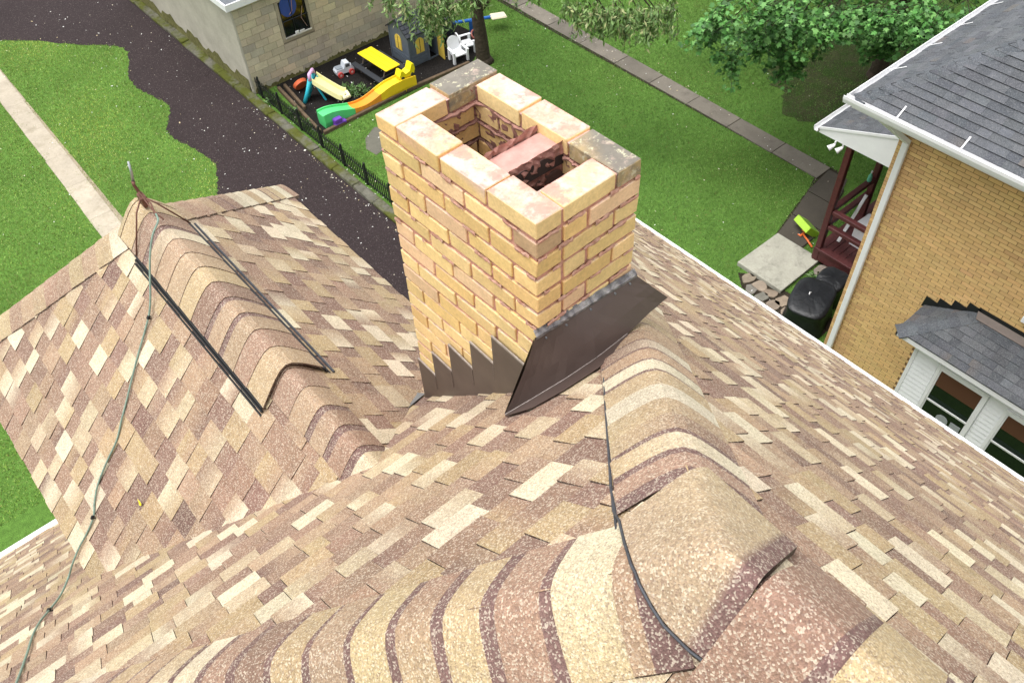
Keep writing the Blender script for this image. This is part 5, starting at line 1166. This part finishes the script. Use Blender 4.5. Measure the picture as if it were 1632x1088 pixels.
# ================================================================== GRASS, PEBBLES, PETALS
OBST = [DRIVE, BED, [(7.5, -30), (8.0, -30), (8.0, 30), (7.5, 30)], [(7.8, 20.9), (17, 20.9), (17, 30), (7.8, 30)], [(12.36, 6.22), (13.78, 6.22), (13.78, 7.42), (12.36, 7.42)],
        [(8.75, 16.3), (9.6, 16.5), (9.9, 17.0), (9.4, 17.35), (8.95, 17.1), (8.7, 16.7)], [(11, -4), (17, -4), (17, 6.4), (13.4, 6.4), (13.2, 4.4), (11, 4.4)], [(13.76, 6.78), (16.6, 7.4), (16.6, 8.05), (13.76, 7.42)], [(11.75, 4.9), (12.6, 4.9), (12.45, 6.9), (12.2, 7.25), (11.9, 6.9)]]
def area(n, x0, x1, y0, y1, edge=.0):
    P = np.stack([rng.uniform(x0, x1, n), rng.uniform(y0, y1, n)], 1); k = np.ones(len(P), bool)
    Pn = P + rng.normal(0, .035, P.shape)
    for ob_ in OBST: k &= ~inpoly(Pn, ob_)
    wob = lambda ph: .035 * np.sin(P[:, 1] * 3.1 + ph) + .03 * np.sin(P[:, 1] * 7.3 + 2 * ph) + rng.normal(0, .025, n)
    k &= ~((P[:, 0] > 16.03 + .014 * P[:, 1] + wob(0)) & (P[:, 0] < 16.55 + .014 * P[:, 1] + wob(2))); xl = 2.12 - .0225 * (18.5 - P[:, 1]); k &= ~((P[:, 0] > xl + .04 + 2.2 * wob(1)) & (P[:, 0] < xl + .52 + 2.2 * wob(4)) & (P[:, 1] > 9))
    dm = np.hypot(P[:, 0] - 20, P[:, 1] - 9.5); k &= rng.uniform(0, 1, n) > .55 * np.clip((4.0 - dm) / 3, 0, 1)
    q = np.stack([P[:, 0], P[:, 1], np.full(len(P), 0.)], 1) - np.array([0, 0, CAMZ]); R_ = np.array(RR); c = q @ R_.T; u = 816 + FPX * c[:, 0] / c[:, 2]; v = 544 + FPX * c[:, 1] / c[:, 2]
    return P[k & (u > -60) & (u < 1700) & (v > -60) & (v < 1000)]
BL = ([(-.5, 0, 0), (.5, 0, 0), (.15, .9, 3.0)], [(0, 1, 2)])
def grass(name, P, pal, label):
    N = len(P); f = np.sin(P[:, 0] * 1.7 + 2 * np.sin(P[:, 1] * .9)) * .5 + .5; pal = np.array(pal)
    x_, y_ = P[:, 0], P[:, 1]; f2 = np.sin(x_ * .8 + 1.3 * np.sin(y_ * .45 + 1)) * np.sin(y_ * .6 + np.sin(x_ * .7)); f3 = np.sin(x_ * 5 + 2 * np.sin(y_ * 3.1)) * np.sin(y_ * 4.3 + np.sin(x_ * 2.7))
    C = pal[rng.integers(0, len(pal), N)] * (rng.uniform(.65, 1.35, N) * (.85 + .2 * f + .14 * f2 + .10 * f3))[:, None]; C[:, 0] *= 1 + .22 * np.clip(f2, 0, 1)
    dry = rng.uniform(0, 1, N) < .05; C[dry] = np.array([.22, .19, .07]) * rng.uniform(.7, 1.2, dry.sum())[:, None]
    o = scatter(name, 'blade', *BL, np.concatenate([P, np.zeros((N, 1))], 1), rot_basis(rng.uniform(0, 6.28, N), rng.normal(0, .3, N), rng.normal(0, .45, N)), .014 * rng.uniform(.6, 1.3, N), C)
    return tag(o, label, 'grass', kind='stuff')
grass('lawn_grass', area(330000, -6, 7.5, 12, 34), [(.23, .355, .065), (.26, .385, .075), (.195, .315, .055), (.33, .43, .14)], 'bright green grass left of the driveway')
grass('garden_grass', area(420000, 7.8, 25, 3, 27), [(.13, .27, .058), (.15, .30, .068), (.112, .235, .048), (.20, .34, .10)], 'darker green grass of the gardens behind the chimney')  # darker palette than the left lawn, with tree shade put into it
# loose stones of the driveway
P = np.stack([rng.uniform(2, 7.5, 120000), rng.uniform(8, 36, 120000)], 1); P = P[inpoly(P, DRIVE)]; N = len(P)
c, s_ = np.array([0, 0, 0]), None
OCT = ([(1, 0, 0), (-.5, .8, 0), (-.5, -.8, 0), (0, 0, .7)], [(0, 1, 3), (1, 2, 3), (2, 0, 3)])
C = np.array([[.030, .021, .022], [.045, .033, .033], [.02, .015, .016], [.065, .052, .05], [.03, .022, .022], [.11, .09, .085]])[rng.integers(0, 6, N)] * rng.uniform(.7, 1.3, N)[:, None]
tag(scatter('driveway_gravel', 'pebble', *OCT, np.concatenate([P, np.full((N, 1), .006)], 1), rot_basis(rng.uniform(0, 6.28, N), rng.normal(0, .3, N), rng.normal(0, .3, N)), rng.uniform(.006, .018, N), C), 'loose dark gravel on the driveway', 'gravel', kind='stuff')
# fallen petals and bits of leaf
def petals(n, x0, x1, y0, y1, z): return np.concatenate([np.stack([rng.uniform(x0, x1, n), rng.uniform(y0, y1, n)], 1), np.full((n, 1), z)], 1)
Q = [petals(260, 4.5, 7.5, 11, 30, .012), petals(200, -3, 5.2, 13, 30, .05), petals(330, 8, 20, 6, 21, .05), petals(60, 16.2, 16.8, 8, 22, .04), petals(70, 8.4, 13, 18.1, 20.8, .02)]
kk = rng.uniform(11, 21, 130); Q.append(np.stack([7.5 - np.abs(rng.normal(0, .10, 130)), kk, np.full(130, .014)], 1)); Q.append(np.stack([rng.uniform(7.8, 8.15, 120), rng.uniform(12, 21, 120), np.full(120, .03)], 1))
P = np.concatenate(Q); N = len(P); PT_ = ([(-.8, 0, 0), (0, .5, .12), (.9, .1, .1), (.1, -.5, .02)], [(0, 1, 2), (0, 2, 3)])
C = np.array([[.75, .74, .70], [.66, .60, .48], [.8, .8, .78], [.55, .46, .28]])[rng.integers(0, 4, N)]
tag(scatter('fallen_petals', 'petal', *PT_, P, rot_basis(rng.uniform(0, 6.28, N), rng.normal(0, .25, N), rng.normal(0, .25, N)), np.where(rng.uniform(0, 1, N) < .04, .02, .0) + rng.uniform(.011, .030, N), C), 'pale fallen petals scattered on driveway and lawns', 'petals', kind='stuff')
